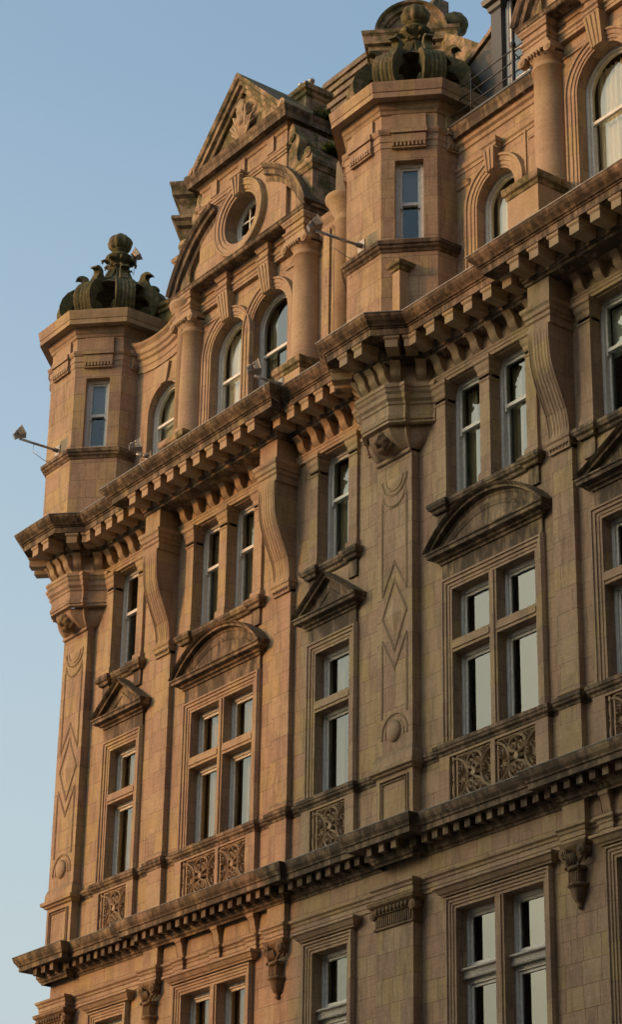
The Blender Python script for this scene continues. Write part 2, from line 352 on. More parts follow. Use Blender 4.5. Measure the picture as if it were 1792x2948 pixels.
def window(x, y, z, w, h, kind, hm=0.5, r=None, rz=0, dress=None, label=None):
    F, Sa, G = window_meshes(w, h, kind, hm, r)
    o = link('window', F, B0, (x, y, z), rz)
    if label: o['label'] = label
    link('sash', Sa, o); link('glass', G, o)
    zt = h-0.1
    if dress == 'side':      # cream curtain gathered to one side
        curtain_mesh(w*0.02, w/2-0.02, 0.03, zt, 0.26, 5, 0.03).build('curtain', M_CUR, o)
    elif dress == 'net':
        curtain_mesh(-w/2+0.05, w/2-0.05, 0.03, zt, 0.25, 9, 0.025).build('curtain', M_CURW, o)
    elif dress == 'pale':
        curtain_mesh(-w/2+0.08, w/2-0.08, 0.03, zt, 0.22, 2, 0.008).build('blind', M_BLD, o)
    elif dress == 'blind':
        mb = MB(); mb.box(-w/2+0.08, w/2-0.08, 0.2, 0.205, h*0.56, h-0.1)
        for i in range(int(h*0.42/0.22)): mb.box(-w/2+0.08, w/2-0.08, 0.196, 0.21, h*0.56+i*0.22, h*0.56+i*0.22+0.012)
        mb.build('blind', M_BLD, o)
    elif dress == 'yellow':
        curtain_mesh(-w/2+0.05, w*0.42, 0.03, zt, 0.23, 7, 0.03).build('curtain', M_OLV, o)
    elif dress == 'both':
        m_ = curtain_mesh(-w/2+0.04, -w/2+0.30, 0.03, zt, 0.26, 3, 0.03); m2 = curtain_mesh(w/2-0.30, w/2-0.04, 0.03, zt, 0.26, 3, 0.03)
        m_.add(m2.v, m2.f, True); m_.build('curtain', M_CUR, o)
    return o

# ------------------------------------------------------------------ layout
PILW = [(0.66, 1.65), (11.87, 12.87)]
NAR = [(4.39, 4.90), (8.55, 9.08), (16.50, 17.01)]
S1, D1, S2, D2, D3 = (2.595, 3.604), [(5.64, 6.615), (6.79, 7.785)], (9.806, 10.84), [(13.775, 14.752), (14.943, 15.938)], [(17.57, 18.72), (18.90, 20.05)]
XR = 22.0
ops = []
def addops(xr, zs):
    for a, b in zs: ops.append((xr[0], xr[1], a, b))
F1Z = [(14.52, 16.14), (16.36, 17.31)]
for q in (S1, *D1, S2, *D2, *D3): addops(q, F1Z)
wb = MB(); wallgrid(wb, 0.675, XR, 13.3, 18.60, ops, 0.0, 0.30)
# F2
F2 = {'s1': (2.43, 3.42), 'd1a': (5.53, 6.48), 'd1b': (6.75, 7.70), 's2': (9.83, 10.81), 'd2a': (13.68, 14.63), 'd2b': (14.90, 15.85), 'd3a': (17.50, 18.62), 'd3b': (18.96, 20.05)}
ops2 = [(a, b, 19.07, 21.40) for a, b in F2.values()]
wallgrid(wb, 0.675, XR, 18.60, 22.3, ops2, 0.0, 0.33)
wb.quad((0.675, 0, 5), (0.675, 6, 5), (0.675, 6, 23), (0.675, 0, 23))
wb.build('wall', M_ASH, B0)
F0 = {'s1': (2.59, 3.61), 'd1a': (5.675, 6.64), 'd1b': (6.853, 7.81), 's2': (9.84, 10.865), 'd2a': (13.796, 14.755), 'd2b': (14.97, 15.945), 'd3a': (17.595, 18.70), 'd3b': (18.92, 20.05)}
wb = MB(); wallgrid(wb, 0.675, XR, 5.0, 13.3, [(a, b, 8.7, 11.64) for a, b in F0.values()], 0.0, 0.33); wb.build('wall', M_ASH0, B0)
# lower part of the building down to the street (below the picture)
wb = MB(); wallgrid(wb, 0.675, XR, 0.0, 5.0, [(a-0.1, b+0.1, 1.0, 4.2) for a, b in ((2.59, 3.61), (5.675, 7.81), (9.84, 10.865), (13.796, 15.945), (17.595, 20.05))], -0.05, 0.4)
wb.quad((0.675, -0.05, 0), (0.675, 6, 0), (0.675, 6, 5), (0.675, -0.05, 5)); wb.build('wall', M_ASH0, B0)
mb = MB(); plan(mb, [(0.675, 0.0), (XR, 0.0)], [(0.0, 5.3), (0.25, 5.2), (0.25, 5.05), (0.05, 4.9), (0.05, 4.85)], caps=True); mb.build('string_course', M_MLD, B0)
# near-black backing behind the glass, coloured to stand in for unlit rooms
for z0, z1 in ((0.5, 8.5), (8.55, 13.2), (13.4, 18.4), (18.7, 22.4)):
    mb = MB(); mb.box(0.9, XR-0.2, 1.5, 5.8, z0, z1); mb.build('dark_backing', M_INT, B0)
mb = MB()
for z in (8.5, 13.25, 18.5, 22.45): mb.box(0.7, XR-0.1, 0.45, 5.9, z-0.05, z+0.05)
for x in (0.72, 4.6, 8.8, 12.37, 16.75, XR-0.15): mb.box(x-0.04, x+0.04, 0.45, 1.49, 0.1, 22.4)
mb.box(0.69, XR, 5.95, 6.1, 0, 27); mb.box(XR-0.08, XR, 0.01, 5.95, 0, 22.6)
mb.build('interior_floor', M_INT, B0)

# ------------------------------------------------------------------ window units
dr = {0: 'yellow', 1: 'both'}
def lights1(q, lab, dressu='yellow', dressl='both'):
    w = q[1]-q[0]; cx = (q[0]+q[1])/2
    window(cx, 0.17, 14.52, w, 1.62, 'fixed', dress=dressl); window(cx, 0.17, 16.36, w, 0.95, 'fixed', dress=dressu)
lights1(S1, 's1', 'yellow', 'yellow'); lights1(D1[0], 'd', 'yellow', 'yellow'); lights1(D1[1], 'd', 'yellow', 'both')
lights1(S2, 's', 'both', 'both'); lights1(D2[0], 'd', None, None); lights1(D2[1], 'd', None, None); lights1(D3[0], 'd', None, None); lights1(D3[1], 'd', None, None)
for k, (a, b) in F2.items(): window((a+b)/2, 0.19, 19.07, b-a, 2.33, 'sash', 0.60, dress={'d1b': 'both', 's1': 'side', 'd3a': 'blind'}.get(k, 'both'))
for k, (a, b) in F0.items():
    w = b-a; cx = (a+b)/2
    window(cx, 0.19, 10.66, w, 0.98, 'fixed', dress='yellow' if k[0:2] in ('s1', 'd1', 's2') else None); window(cx, 0.19, 8.7, w, 1.78, 'fixed', dress=None)
    mb = MB(); elev(mb, [(a+0.01, 10.48), (b-0.01, 10.48)][::-1], [(0, -0.18), (0, -0.10), (0.03, -0.09), (0.05, -0.11), (0.12, -0.10), (0.14, -0.05), (0.17, -0.05), (0.178, -0.18)], 0.0); mb.build('transom', M_OLDP, B0)

# ------------------------------------------------------------------ stone window surrounds
ARCH = [(0, 0.0), (0, 0.035), (0.05, 0.035), (0.055, 0.05), (0.11, 0.05), (0.115, 0.075), (0.17, 0.075), (0.18, 0.1), (0.215, 0.1), (0.25, 0.045), (0.25, 0.0)]
def surround(x0, x1, z0, z1, mulls, transom, prof=ARCH, name='window_surround'):
    mb = MB(); elev(mb, [(x1, z0), (x1, z1), (x0, z1), (x0, z0)], prof)
    for (a, b) in mulls:
        mb.box(a+0.001, b-0.001, -0.03, 0.26, z0, z1-0.001)
        mb.box(a+0.05, b-0.05, -0.055, -0.03, z0, z1-0.001)
    if transom:
        xs = [x0+0.001]+[v for m_ in mulls for v in (m_[0]-0.002, m_[1]+0.002)]+[x1-0.001]
        for a, b in zip(xs[::2], xs[1::2]):
            mb.box(a, b, -0.028, 0.27, transom[0]+0.001, transom[1]-0.001); mb.box(a, b, -0.05, -0.028, transom[0]+0.06, transom[1]-0.06)
    mb.build(name, M_MLD, B0)
surround(S1[0], S1[1], 14.5, 17.31, [], F1Z and (16.14, 16.36)); surround(S2[0], S2[1], 14.5, 17.31, [], (16.14, 16.36))
for D in (D1, D2, D3): surround(D[0][0], D[1][1], 14.5, 17.31, [(D[0][1], D[1][0])], (16.14, 16.36))
A0 = [(0, 0), (0, 0.04), (0.05, 0.04), (0.055, 0.06), (0.10, 0.06), (0.105, 0.08), (0.15, 0.08), (0.16, 0.11), (0.19, 0.11), (0.215, 0.05), (0.215, 0)]
HOOD = [(0, 11.86), (0.085, 11.86), (0.10, 11.90), (0.12, 11.90), (0.17, 11.97), (0.20, 11.985), (0.20, 12.03), (0, 12.045)]
for a, b, mu in ((2.59, 3.61, []), (5.675, 7.81, [(6.64, 6.853)]), (9.84, 10.865, []), (13.796, 15.945, [(14.755, 14.97)]), (17.595, 20.05, [(18.70, 18.92)])):
    surround(a, b, 8.7, 11.64, mu, None, A0)
    mb = MB(); plan(mb, [(a-0.2, 0.05), (a-0.2, 0.0), (b+0.2, 0.0), (b+0.2, 0.05)][0:0] or [(a-0.20, 0.0), (a-0.19, -0.001), (b+0.19, -0.001), (b+0.20, 0.0)], [(0, 11.86)]) if False else None
    mb = MB(); x0, x1 = a-0.2, b+0.2
    path = [(x0, 0.02), (x0, -0.03), (x1, -0.03), (x1, 0.02)]
    plan(mb, path, HOOD, caps=False); mb.quad((x0, -0.03, 11.86), (x1, -0.03, 11.86), (x1, 0, 11.86), (x0, 0, 11.86))
    mb.build('window_hood', M_MLD, B0)
# F1 friezes and pediments
def ped_base(mb, x0, x1):
    P = [(0.0, 17.83), (0.03, 17.83), (0.04, 17.87), (0.09, 17.89), (0.10, 17.93), (0.20, 17.95), (0.21, 18.02), (0.23, 18.02), (0.235, 18.05), (0.0, 18.06)]
    plan(mb, [(x0, 0.0), (x0, -0.05), (x1, -0.05), (x1, 0.0)], P)
RAKE = [(-0.165, -0.01), (-0.165, 0.10), (-0.145, 0.12), (-0.10, 0.12), (-0.085, 0.22), (-0.05, 0.23), (-0.02, 0.285), (0.0, 0.30), (0.0, 0.31), (0.015, -0.01)]
def tri_ped(cx, hw, rise):
    mb = MB(); x0, x1 = cx-hw+0.245, cx+hw-0.245
    mb.box(x0, x1, -0.05, 0.0, 17.5, 17.83); ped_base(mb, x0, x1)
    zb = 18.065
    elev(mb, [(cx+hw, zb), (cx, zb+rise), (cx-hw, zb)], RAKE)
    prism(mb, [(cx-hw+0.3, zb), (cx+hw-0.3, zb), (cx, zb+rise-0.18)], -0.11, 0.0)
    s = 0.42
    elev(mb, [(cx+hw*s, zb+0.01), (cx, zb+rise*s+0.03), (cx-hw*s, zb+0.01)], [(0, 0.10), (0, 0.125), (0.06, 0.14), (0.06, 0.10)])
    mb.build('pediment', M_CRN, B0)
tri_ped(3.105, 0.985, 0.69); tri_ped(10.325, 0.985, 0.69); tri_ped(18.81, 1.62, 0.80)
def seg_ped(cx, hw):
    mb = MB(); x0, x1 = cx-hw+0.245, cx+hw-0.245
    mb.box(x0, x1, -0.05, 0.0, 17.5, 17.83); ped_base(mb, x0, x1)
    zb = 18.065; rise = 0.74; R = (hw*hw+rise*rise)/2/rise; zc = zb+rise-R; a = math.asin(hw/R)
    elev(mb, arc(cx, zc, R, pi/2-a, pi/2+a, 28), RAKE)
    R2 = R-0.16; a2 = math.acos((zb-zc)/R2); pts = arc(cx, zc, R2, pi/2-a2, pi/2+a2, 24); prism(mb, pts, -0.10, 0.0)
    R3 = R-0.27; a3 = math.acos((zb+0.002-zc)/R3)
    elev(mb, arc(cx, zc, R3, pi/2-a3, pi/2+a3, 22), [(-0.07, 0.09), (-0.07, 0.11), (0, 0.14), (0, 0.09)], caps=False)
    mb.build('pediment', M_CRN, B0)
seg_ped(6.712, 1.555); seg_ped(14.856, 1.555)

# ------------------------------------------------------------------ pilasters
def groove(mb, path, y, closed=False, w=0.045, d=0.015):
    elev(mb, path, [(-w/2, 0), (-w/2, d), (-w/2+0.012, d), (-w/2+0.018, 0.004), (-0.006, 0.004), (0.0, d), (0.006, 0.004), (w/2-0.018, 0.004), (w/2-0.012, d), (w/2, d), (w/2, 0)], y, closed)
for (a, b) in PILW:
    c = (a+b)/2
    mb = MB(); mb.box(a, b, -0.19, -0.002, 14.62, 20.9); mb.box(a, b, -0.19, -0.002, 5.0, 11.62); mb.build('pilaster', M_ASH, B0)
    mb = MB()
    # pedestal + base mouldings
    mb.box(a, b, -0.19, -0.002, 13.27, 14.3)
    plan(mb, [(a, 0.0), (a, -0.19), (b, -0.19), (b, 0.0)], [(0, 14.28), (0.05, 14.30), (0.06, 14.33), (0.11, 14.35), (0.12, 14.42), (0.05, 14.45), (0.045, 14.58), (0.02, 14.66), (0.0, 14.70)])
    plan(mb, [(a, 0.0), (a, -0.19), (b, -0.19), (b, 0.0)], [(0.05, 13.27), (0.05, 13.34), (0.0, 13.38)])
    groove(mb, [(a+0.15, 13.47), (a+0.15, 14.17), (b-0.15, 14.17), (b-0.15, 13.47)][::-1], -0.19, True, 0.07, 0.03)
    mb.build('pedestal', M_MLD, B0)
    mb = MB(); Y = -0.19
    x0, x1 = a+0.15, b-0.15; hwp = (x1-x0)/2
    # upper roundel (hanging half disc) and line panels with lozenge
    groove(mb, arc(c, 19.95, hwp, 0, -pi, 20), Y); groove(mb, arc(c, 19.95, hwp-0.10, 0, -pi, 20), Y, w=0.03)
    D_ = arc(c, 19.95, hwp-0.14, 0, -pi, 16)
    mb.add([(x, Y, z) for x, z in D_]+[(c, Y-0.07, 19.87)], [(i, i+1, len(D_)) for i in range(len(D_)-1)]+[(len(D_)-1, 0, len(D_))], True)
    groove(mb, [(x0, 17.75)]+[(x0, 19.50)]+arc(c, 19.72, hwp*0.98, -pi+0.35, -0.35, 12)[0:]+[(x1, 19.50), (x1, 17.75)], Y)
    zc = 17.25
    for s in (1, -1):
        groove(mb, [(c+hwp, zc+s*0.42), (c, zc+s*1.02), (c-hwp, zc+s*0.42)][::s], Y)
    groove(mb, [(c+hwp*0.98, zc), (c, zc+0.68), (c-hwp*0.98, zc), (c, zc-0.68)], Y, True)
    lz = [(c+hwp*0.6, zc), (c, zc+0.42), (c-hwp*0.6, zc), (c, zc-0.42)]
    mb.add([(x, Y, z) for x, z in lz]+[(c, Y-0.06, zc)], [(0, 1, 4), (1, 2, 4), (2, 3, 4), (3, 0, 4)])
    groove(mb, [(x0, 15.35), (x0, 16.75)], Y); groove(mb, [(x1, 15.35), (x1, 16.75)], Y)
    groove(mb, [(x1, 14.95)]+arc(c, 15.02, hwp, 0, pi, 20)+[(x0, 14.95)], Y); groove(mb, [(x1-0.1, 14.95)]+arc(c, 15.02, hwp-0.10, 0, pi, 20)+[(x0+0.1, 14.95)], Y, w=0.03)
    V = []; F_ = []
    for j in range(6):
        ph = j/5*pi/2
        for i in range(20):
            t_ = 2*pi*i/20; V.append((c+(hwp-0.16)*cos(ph)*cos(t_), Y-0.09*sin(ph), 15.06+(hwp-0.14)*cos(ph)*sin(t_)))
    for j in range(5):
        for i in range(20): F_.append((j*20+i, j*20+(i+1) % 20, (j+1)*20+(i+1) % 20, (j+1)*20+i))
    mb.add(V, F_, True); mb.build('carved_panel', M_SMO, B0)
    # ionic capital on the storey below
    mb = MB(); pth = [(a, 0.0), (a, -0.19), (b, -0.19), (b, 0.0)]
    plan(mb, pth, [(0.0, 11.58), (0.035, 11.60), (0.035, 11.63), (0.012, 11.64), (0.012, 11.83), (0.05, 11.85), (0.07, 11.90), (0.03, 11.92), (0.06, 11.96), (0.11, 12.0), (0.12, 12.06), (0.0, 12.07)])
    n = 17
    for i in range(n):
        x = a+0.05+(b-a-0.10)*i/(n-1); mb.box(x-0.015, x+0.015, -0.222, -0.19, 11.65, 11.82)
    for i in range(9):
        x = a+0.10+(b-a-0.20)*i/8
        V, F_ = [], []
        lathe(mb, x, -0.255, [(0.005, 11.86), (0.03, 11.875), (0.04, 11.91), (0.035, 11.95)], 8)
    for x in (a-0.03, b+0.03):
        for q in range(3):
            rr = 0.085-0.028*q; pts = arc(x, 11.87, rr, 0, 2*pi, 14)[:-1]; prism(mb, pts, -0.25-0.012*q, -0.12)
    mb.build('capital', M_RUST, B0)
for (a, b) in NAR:
    mb = MB(); mb.box(a, b, -0.115, -0.002, 14.60, 18.86); mb.build('pilaster', M_ASH, B0)
    mb = MB(); mb.box(a, b, -0.115, -0.002, 13.27, 14.3)
    plan(mb, [(a, 0.0), (a, -0.115), (b, -0.115), (b, 0.0)], [(0, 14.5), (0.03, 14.52), (0.03, 14.56), (0.0, 14.61)]); mb.build('pedestal', M_MLD, B0)
    mb = MB(); mb.box(a, b, -0.115, -0.002, 12.06, 12.85); mb.build('frieze_block', M_MLD, B0)
    # carved pendant capital
    c = (a+b)/2; mb = MB()
    plan(mb, [(a+0.03, 0.0), (a+0.03, -0.10), (b-0.03, -0.10), (b-0.03, 0.0)], [(-0.12, 11.68), (-0.10, 11.75), (-0.03, 11.9), (0.0, 11.93), (0.02, 11.95), (0.06, 12.0), (0.075, 12.06), (0.0, 12.07)])
    for sx in (-1, 1):
        for q in range(3):
            pts = arc(c+sx*0.20, 11.90, 0.085-0.027*q, 0, 2*pi, 14)[:-1]; prism(mb, pts, -0.19-0.015*q, -0.02)
        tube(mb, [(c+sx*0.26, -0.12, 11.84), (c+sx*0.16, -0.15, 11.76), (c+sx*0.10, -0.15, 11.66)], [0.035, 0.03, 0.025], 8)
        tube(mb, [(c+sx*0.13, -0.16, 11.64), (c+sx*0.15, -0.20, 11.66)], 0.028, 8)
    for k in range(5): tube(mb, [(c-0.08+0.04*k, -0.13, 11.67), (c-0.10+0.05*k, -0.19, 11.78), (c-0.09+0.045*k, -0.23, 11.86)], [0.012, 0.03, 0.015], 6)
    lathe(mb, c, -0.05, [(0.15, 11.60), (0.17, 11.62), (0.17, 11.65), (0.13, 11.68)], 20)
    mb.box(c-0.12, c+0.12, -0.15, 0, 11.40, 11.61)
    for k in range(6): x = c-0.10+0.04*k; mb.box(x-0.008, x+0.008, -0.165, -0.15, 11.42, 11.59)
    lathe(mb, c, -0.03, [(0.015, 11.01), (0.04, 11.03), (0.05, 11.06), (0.03, 11.09), (0.08, 11.13), (0.12, 11.22), (0.14, 11.32), (0.15, 11.34), (0.19, 11.36), (0.19, 11.40), (0.13, 11.41)], 20, 10, 0.10)
    mb.build('capital', M_RUST, B0)

# ------------------------------------------------------------------ lower cornice, string courses
def brk(extra=()):  # plan path of the wall line with the pilaster breaks
    return None
LC = [(0.66, 3.0), (0.66, -0.19), (1.65, -0.19), (1.65, 0.0), (4.39, 0.0), (4.39, -0.11), (9.08, -0.11), (9.08, 0.0), (11.87, 0.0), (11.87, -0.19), (12.87, -0.19), (12.87, 0.0), (16.5, 0.0), (16.5, -0.11), (XR, -0.11)]
PC = [(0, 12.70), (0.02, 12.70), (0.025, 12.735), (0.06, 12.76), (0.075, 12.80), (0.10, 12.82), (0.105, 12.99), (0.36, 13.0), (0.37, 12.985), (0.375, 13.08), (0.40, 13.09), (0.41, 13.12), (0.45, 13.17), (0.475, 13.23), (0.485, 13.27), (0.47, 13.28), (0.0, 13.33)]
mb = MB(); plan(mb, LC, PC)
# dentils
def along(path, step, off):
    for (x0, y0), (x1, y1) in zip(path, path[1:]):
        L = math.hypot(x1-x0, y1-y0); 
        if L < 0.5 or abs(x1-x0) < 0.3: continue
        n = max(1, round(L/step)); st = L/n
        for i in range(n):
            t_ = (i+0.5)*st/L; yield x0+(x1-x0)*t_, y0+(y1-y0)*t_, atan2(y1-y0, x1-x0)
for x, y, _a in along(LC, 0.287, 0): mb.box(x-0.068, x+0.068, y-0.29, y-0.1055, 12.835, 12.9955)
mb.build('cornice', M_CRN, B0, label='lower cornice with a row of small square dentils')
mb = MB(); plan(mb, LC, [(0.482, 13.277), (0.492, 13.275), (0.494, 13.287), (0.0, 13.337)]); mb.build('lead_flashing', M_LEAD, B0)
# architrave band of the bottom storey
ST = [(0.66, 3.0), (0.66, -0.19), (1.65, -0.19), (1.65, 0.0), (4.39, 0.0), (4.39, -0.115), (4.90, -0.115), (4.90, 0.0)]
def bump_(p, x0, x1, y): p += [(x0, 0.0), (x0, y), (x1, y), (x1, 0.0)]
BR = [(5.50, 5.75), (6.72, 6.97), (7.90, 8.15)]
for a, b in BR: bump_(ST, a, b, -0.06)
bump_(ST, 8.55, 9.08, -0.115); bump_(ST, 11.87, 12.87, -0.19); bump_(ST, 16.5, 17.01, -0.115); bump_(ST, 17.33, 17.58, -0.06); ST.append((XR, 0))
mb = MB(); plan(mb, ST, [(0, 12.05), (0.02, 12.05), (0.02, 12.12), (0.035, 12.13), (0.035, 12.21), (0.05, 12.22), (0.06, 12.26), (0.095, 12.29), (0.10, 12.33), (0.0, 12.34)])
for a, b in BR+[(17.33, 17.58)]:
    for k in range(3): x = a+0.05+k*0.075; mb.add([(x-0.025, -0.081, 12.045), (x+0.025, -0.081, 12.045), (x, -0.14, 12.045), (x, -0.085, 11.99)], [(0, 1, 2), (0, 1, 3), (1, 2, 3), (0, 2, 3)])
mb.build('string_course', M_MLD, B0)
def bracket_mesh(w, z0, z1, d0, d1, flutes=3, name='bracket', mat=None):
    mb = MB(); n = 18; H = z1-z0; prof = []
    for i in range(n+1):
        t_ = i/n; s_ = 0.5-0.5*cos(pi*t_); bul = 0.06*sin(2*pi*t_)*(d1-d0)/0.3
        prof.append((d0+(d1-d0)*s_+bul, z0+H*t_))
    m = flutes*4+1; vs = []
    for (d, z) in prof:
        for j in range(m):
            g = 0.012*(0.5-0.5*cos(2*pi*flutes*j/(m-1))); vs.append((-w/2+w*j/(m-1), -d+(0.012-g if 0 < z-z0 < H else 0), z))
    mb.add(vs, [(i*m+j, i*m+j+1, (i+1)*m+j+1, (i+1)*m+j) for i in range(n) for j in range(m-1)], True)
    for x in (-w/2, w/2):
        P = [(x, -d, z) for d, z in prof]+[(x, 0.0, z1), (x, 0.0, z0)]; mb.add(P, [tuple(range(len(P)))])
    mb.add([(-w/2, -d0, z0), (w/2, -d0, z0), (w/2, 0, z0), (-w/2, 0, z0)], [(0, 1, 2, 3)]); mb.add([(-w/2, -d1, z1), (w/2, -d1, z1), (w/2, 0, z1), (-w/2, 0, z1)], [(0, 1, 2, 3)])
    me = mb.mesh(name); me.materials.append(mat or M_SMO); return me
me = bracket_mesh(0.20, 0.0, 0.30, 0.04, 0.13)
for a, b in BR+[(17.33, 17.58)]:
    link('bracket', me, B0, ((a+b)/2, -0.001, 12.36))
    mb = MB(); mb.box((a+b)/2-0.11, (a+b)/2+0.11, -0.14, 0, 12.66, 12.72); mb.build('frieze_block', M_MLD, B0)

# sill string course F1 and balcony panels
WG = [(S1[0]-0.25, S1[1]+0.25), (D1[0][0]-0.30, D1[1][1]+0.28), (S2[0]-0.27, S2[1]+0.25), (D2[0][0]-0.30, D2[1][1]+0.28), (D3[0][0]-0.30, D3[1][1]+0.28)]
SP = [(1.65, 0.0)]
items = sorted([(a, b, -0.115) for a, b in NAR]+[(a, b, -0.10) for a, b in WG]+[(11.87, 12.87, 0)])
for a, b, y in items:
    if y == 0: SP.append((a, 0.0)); SP.append((b, 0.0)); continue
    bump_(SP, a, b, y)
SP.append((XR, 0.0))
PSill = [(0, 14.28), (0.015, 14.30), (0.02, 14.33), (0.06, 14.36), (0.07, 14.40), (0.085, 14.41), (0.09, 14.47), (0.02, 14.50), (0.0, 14.52)]
i0 = SP.index((11.87, 0.0))
for seg in (SP[:i0+1], SP[i0+1:]):
    mb = MB(); plan(mb, seg, PSill); mb.build('sill_course', M_CRN, B0)
# grilles : carved stone scrollwork in recessed panels
def spiral(cx, cz, r0, a0, turns, sgn, n=26):
    return [(cx+r0*(1-0.82*i/n)*cos(a0+sgn*turns*2*pi*i/n), cz+r0*(1-0.82*i/n)*sin(a0+sgn*turns*2*pi*i/n)) for i in range(n+1)]
def ribbon(mb, pts, wd=0.030, y=0.0, d=0.05):
    wd *= 1.35; d *= 1.3
    elev(mb, pts, [(-wd/2, 0), (-wd/2, d*0.7), (0, d), (wd/2, d*0.7), (wd/2, 0)], y)
GR = {}
def grille(x0, x1, z0, z1, y):
    w = round(x1-x0, 3); h = z1-z0
    if w not in GR:
        mb = MB(); R_ = h*0.5
        elev(mb, [(w/2, 0), (w/2, h), (-w/2, h), (-w/2, 0)], [(-0.03, 0), (-0.03, 0.04), (0, 0.04), (0, 0)], 0, True)
        for s in (-1, 1):
            a0, a1 = ((pi/2+0.08, 3*pi/2-0.08) if s > 0 else (-pi/2+0.08, pi/2-0.08))
            ribbon(mb, arc(s*(w/2+0.06), h/2, h*0.43, a0, a1, 20), 0.034); ribbon(mb, arc(s*(w/2+0.06), h/2, h*0.36, a0, a1, 16), 0.012, 0, 0.03)
            for t_ in (-1, 1):
                ribbon(mb, spiral(s*w*0.095, h/2+t_*h*0.235, h*0.105, (0 if s > 0 else pi), 1.25, -s*t_), 0.032)
                ribbon(mb, spiral(s*(w/2-0.085), h/2+t_*h*0.15, h*0.095, pi/2*t_, 1.15, s*t_), 0.022)
                ribbon(mb, spiral(s*w*0.33, h/2+t_*h*0.40, h*0.06, -pi/2*t_, 1.0, s*t_), 0.018)
                ribbon(mb, [(s*0.01, h/2+t_*0.05), (s*w*0.05, h/2+t_*0.09), (s*w*0.17, h/2+t_*h*0.16), (s*w*0.21, h/2+t_*h*0.27), (s*w*0.17, h/2+t_*h*0.38), (s*w*0.08, h/2+t_*h*0.44), (0, h/2+t_*h*0.465)], 0.036)
                ribbon(mb, [(s*w*0.05, h/2+t_*h*0.46), (s*w*0.20, h/2+t_*h*0.44), (s*w*0.32, h/2+t_*h*0.47)], 0.026)
                ribbon(mb, [(s*w*0.22, h/2+t_*h*0.44), (s*w*0.27, h/2+t_*h*0.36), (s*w*0.24, h/2+t_*h*0.30)], 0.020)
                ribbon(mb, [(0, h/2+t_*h*0.30), (s*0.02, h/2+t_*h*0.36), (s*0.05, h/2+t_*h*0.42)], 0.022)
                ribbon(mb, [(s*w*0.30, h/2+t_*h*0.07), (s*w*0.25, h/2+t_*h*0.10)], 0.02)
        ribbon(mb, [(-w*0.30, h/2+0.012), (w*0.30, h/2+0.012)], 0.02); ribbon(mb, [(-w*0.30, h/2-0.014), (w*0.30, h/2-0.014)], 0.02)
        prism(mb, arc(0, h/2, 0.055, 0, 2*pi, 12)[:-1], -0.07, 0.0)
        me = mb.mesh('grille'); me.materials.append(M_SMO); GR[w] = me
    link('grille', GR[w], B0, ((x0+x1)/2, y, z0))
PAN = [(2.56, 3.60), (5.58, 6.76), (6.86, 7.76), (9.79, 10.83), (13.74, 14.80), (14.91, 15.91), (17.55, 18.72), (18.84, 20.0)]
PZ = (13.42, 14.24)
# pier blocks standing proud of recess
for (a, b), pans in zip(WG, ([PAN[0]], PAN[1:3], [PAN[3]], PAN[4:6], PAN[6:8])):
    xs = [a]+[v for p in pans for v in p]+[b]; mb = MB()
    for q0, q1 in zip(xs[::2], xs[1::2]): mb.box(q0, q1, -0.10, -0.002, 13.30, 14.29)
    for p in pans:
        mb.box(p[0]+0.001, p[1]-0.001, -0.098, -0.002, 13.30, PZ[0]); mb.box(p[0]+0.001, p[1]-0.001, -0.098, -0.002, PZ[1], 14.285)
    mb.build('balustrade_pier', M_MLD, B0)
    for p in pans:
        mb = MB(); mb.box(p[0], p[1], -0.006, -0.002, PZ[0], PZ[1]); mb.build('panel', M_MLD, B0)
        gx = p[0]+(0.02 if p in (PAN[2], PAN[5], PAN[7]) else 0.15)
        grille(gx, p[1], PZ[0]+0.005, PZ[1]-0.005, -0.025)
        if gx < p[0]+0.1: continue
        mb = MB(); lathe(mb, p[0]+0.065, -0.05, [(0.03, 13.43), (0.03, 13.5), (0.015, 13.52), (0.03, 13.6), (0.032, 13.68), (0.014, 13.8), (0.03, 13.83), (0.014, 13.86), (0.032, 13.98), (0.03, 14.06), (0.015, 14.14), (0.03, 14.16), (0.03, 14.24)], 10)
        mb.build('baluster', M_SMO, B0)

# ------------------------------------------------------------------ F2 piers and consoles
PIERS = [(2.18, 2.43), (3.42, 3.66), (5.27, 5.53), (6.48, 6.75), (7.70, 7.985), (9.58, 9.83), (10.81, 11.07), (13.42, 13.68), (14.63, 14.90), (15.85, 16.12), (17.22, 17.50), (18.62, 18.96)]
PP = [(0.0, 19.06), (0.035, 19.06), (0.035, 19.20), (0.0, 19.24)]
PCAP = [(0.0, 20.98), (0.02, 21.0), (0.02, 21.03), (0.0, 21.05), (0.0, 21.10), (0.02, 21.13), (0.025, 21.2), (0.05, 21.25), (0.06, 21.33), (0.085, 21.36), (0.09, 21.43), (0, 21.435)]
for a, b in PIERS:
    mb = MB(); mb.box(a+0.001, b-0.001, -0.06, 0.18, 19.05, 21.39)
    pth = [(a, 0.18), (a, -0.06), (b, -0.06), (b, 0.18)]
    plan(mb, pth, PP); plan(mb, pth, PCAP); mb.build('pier', M_MLD, B0)
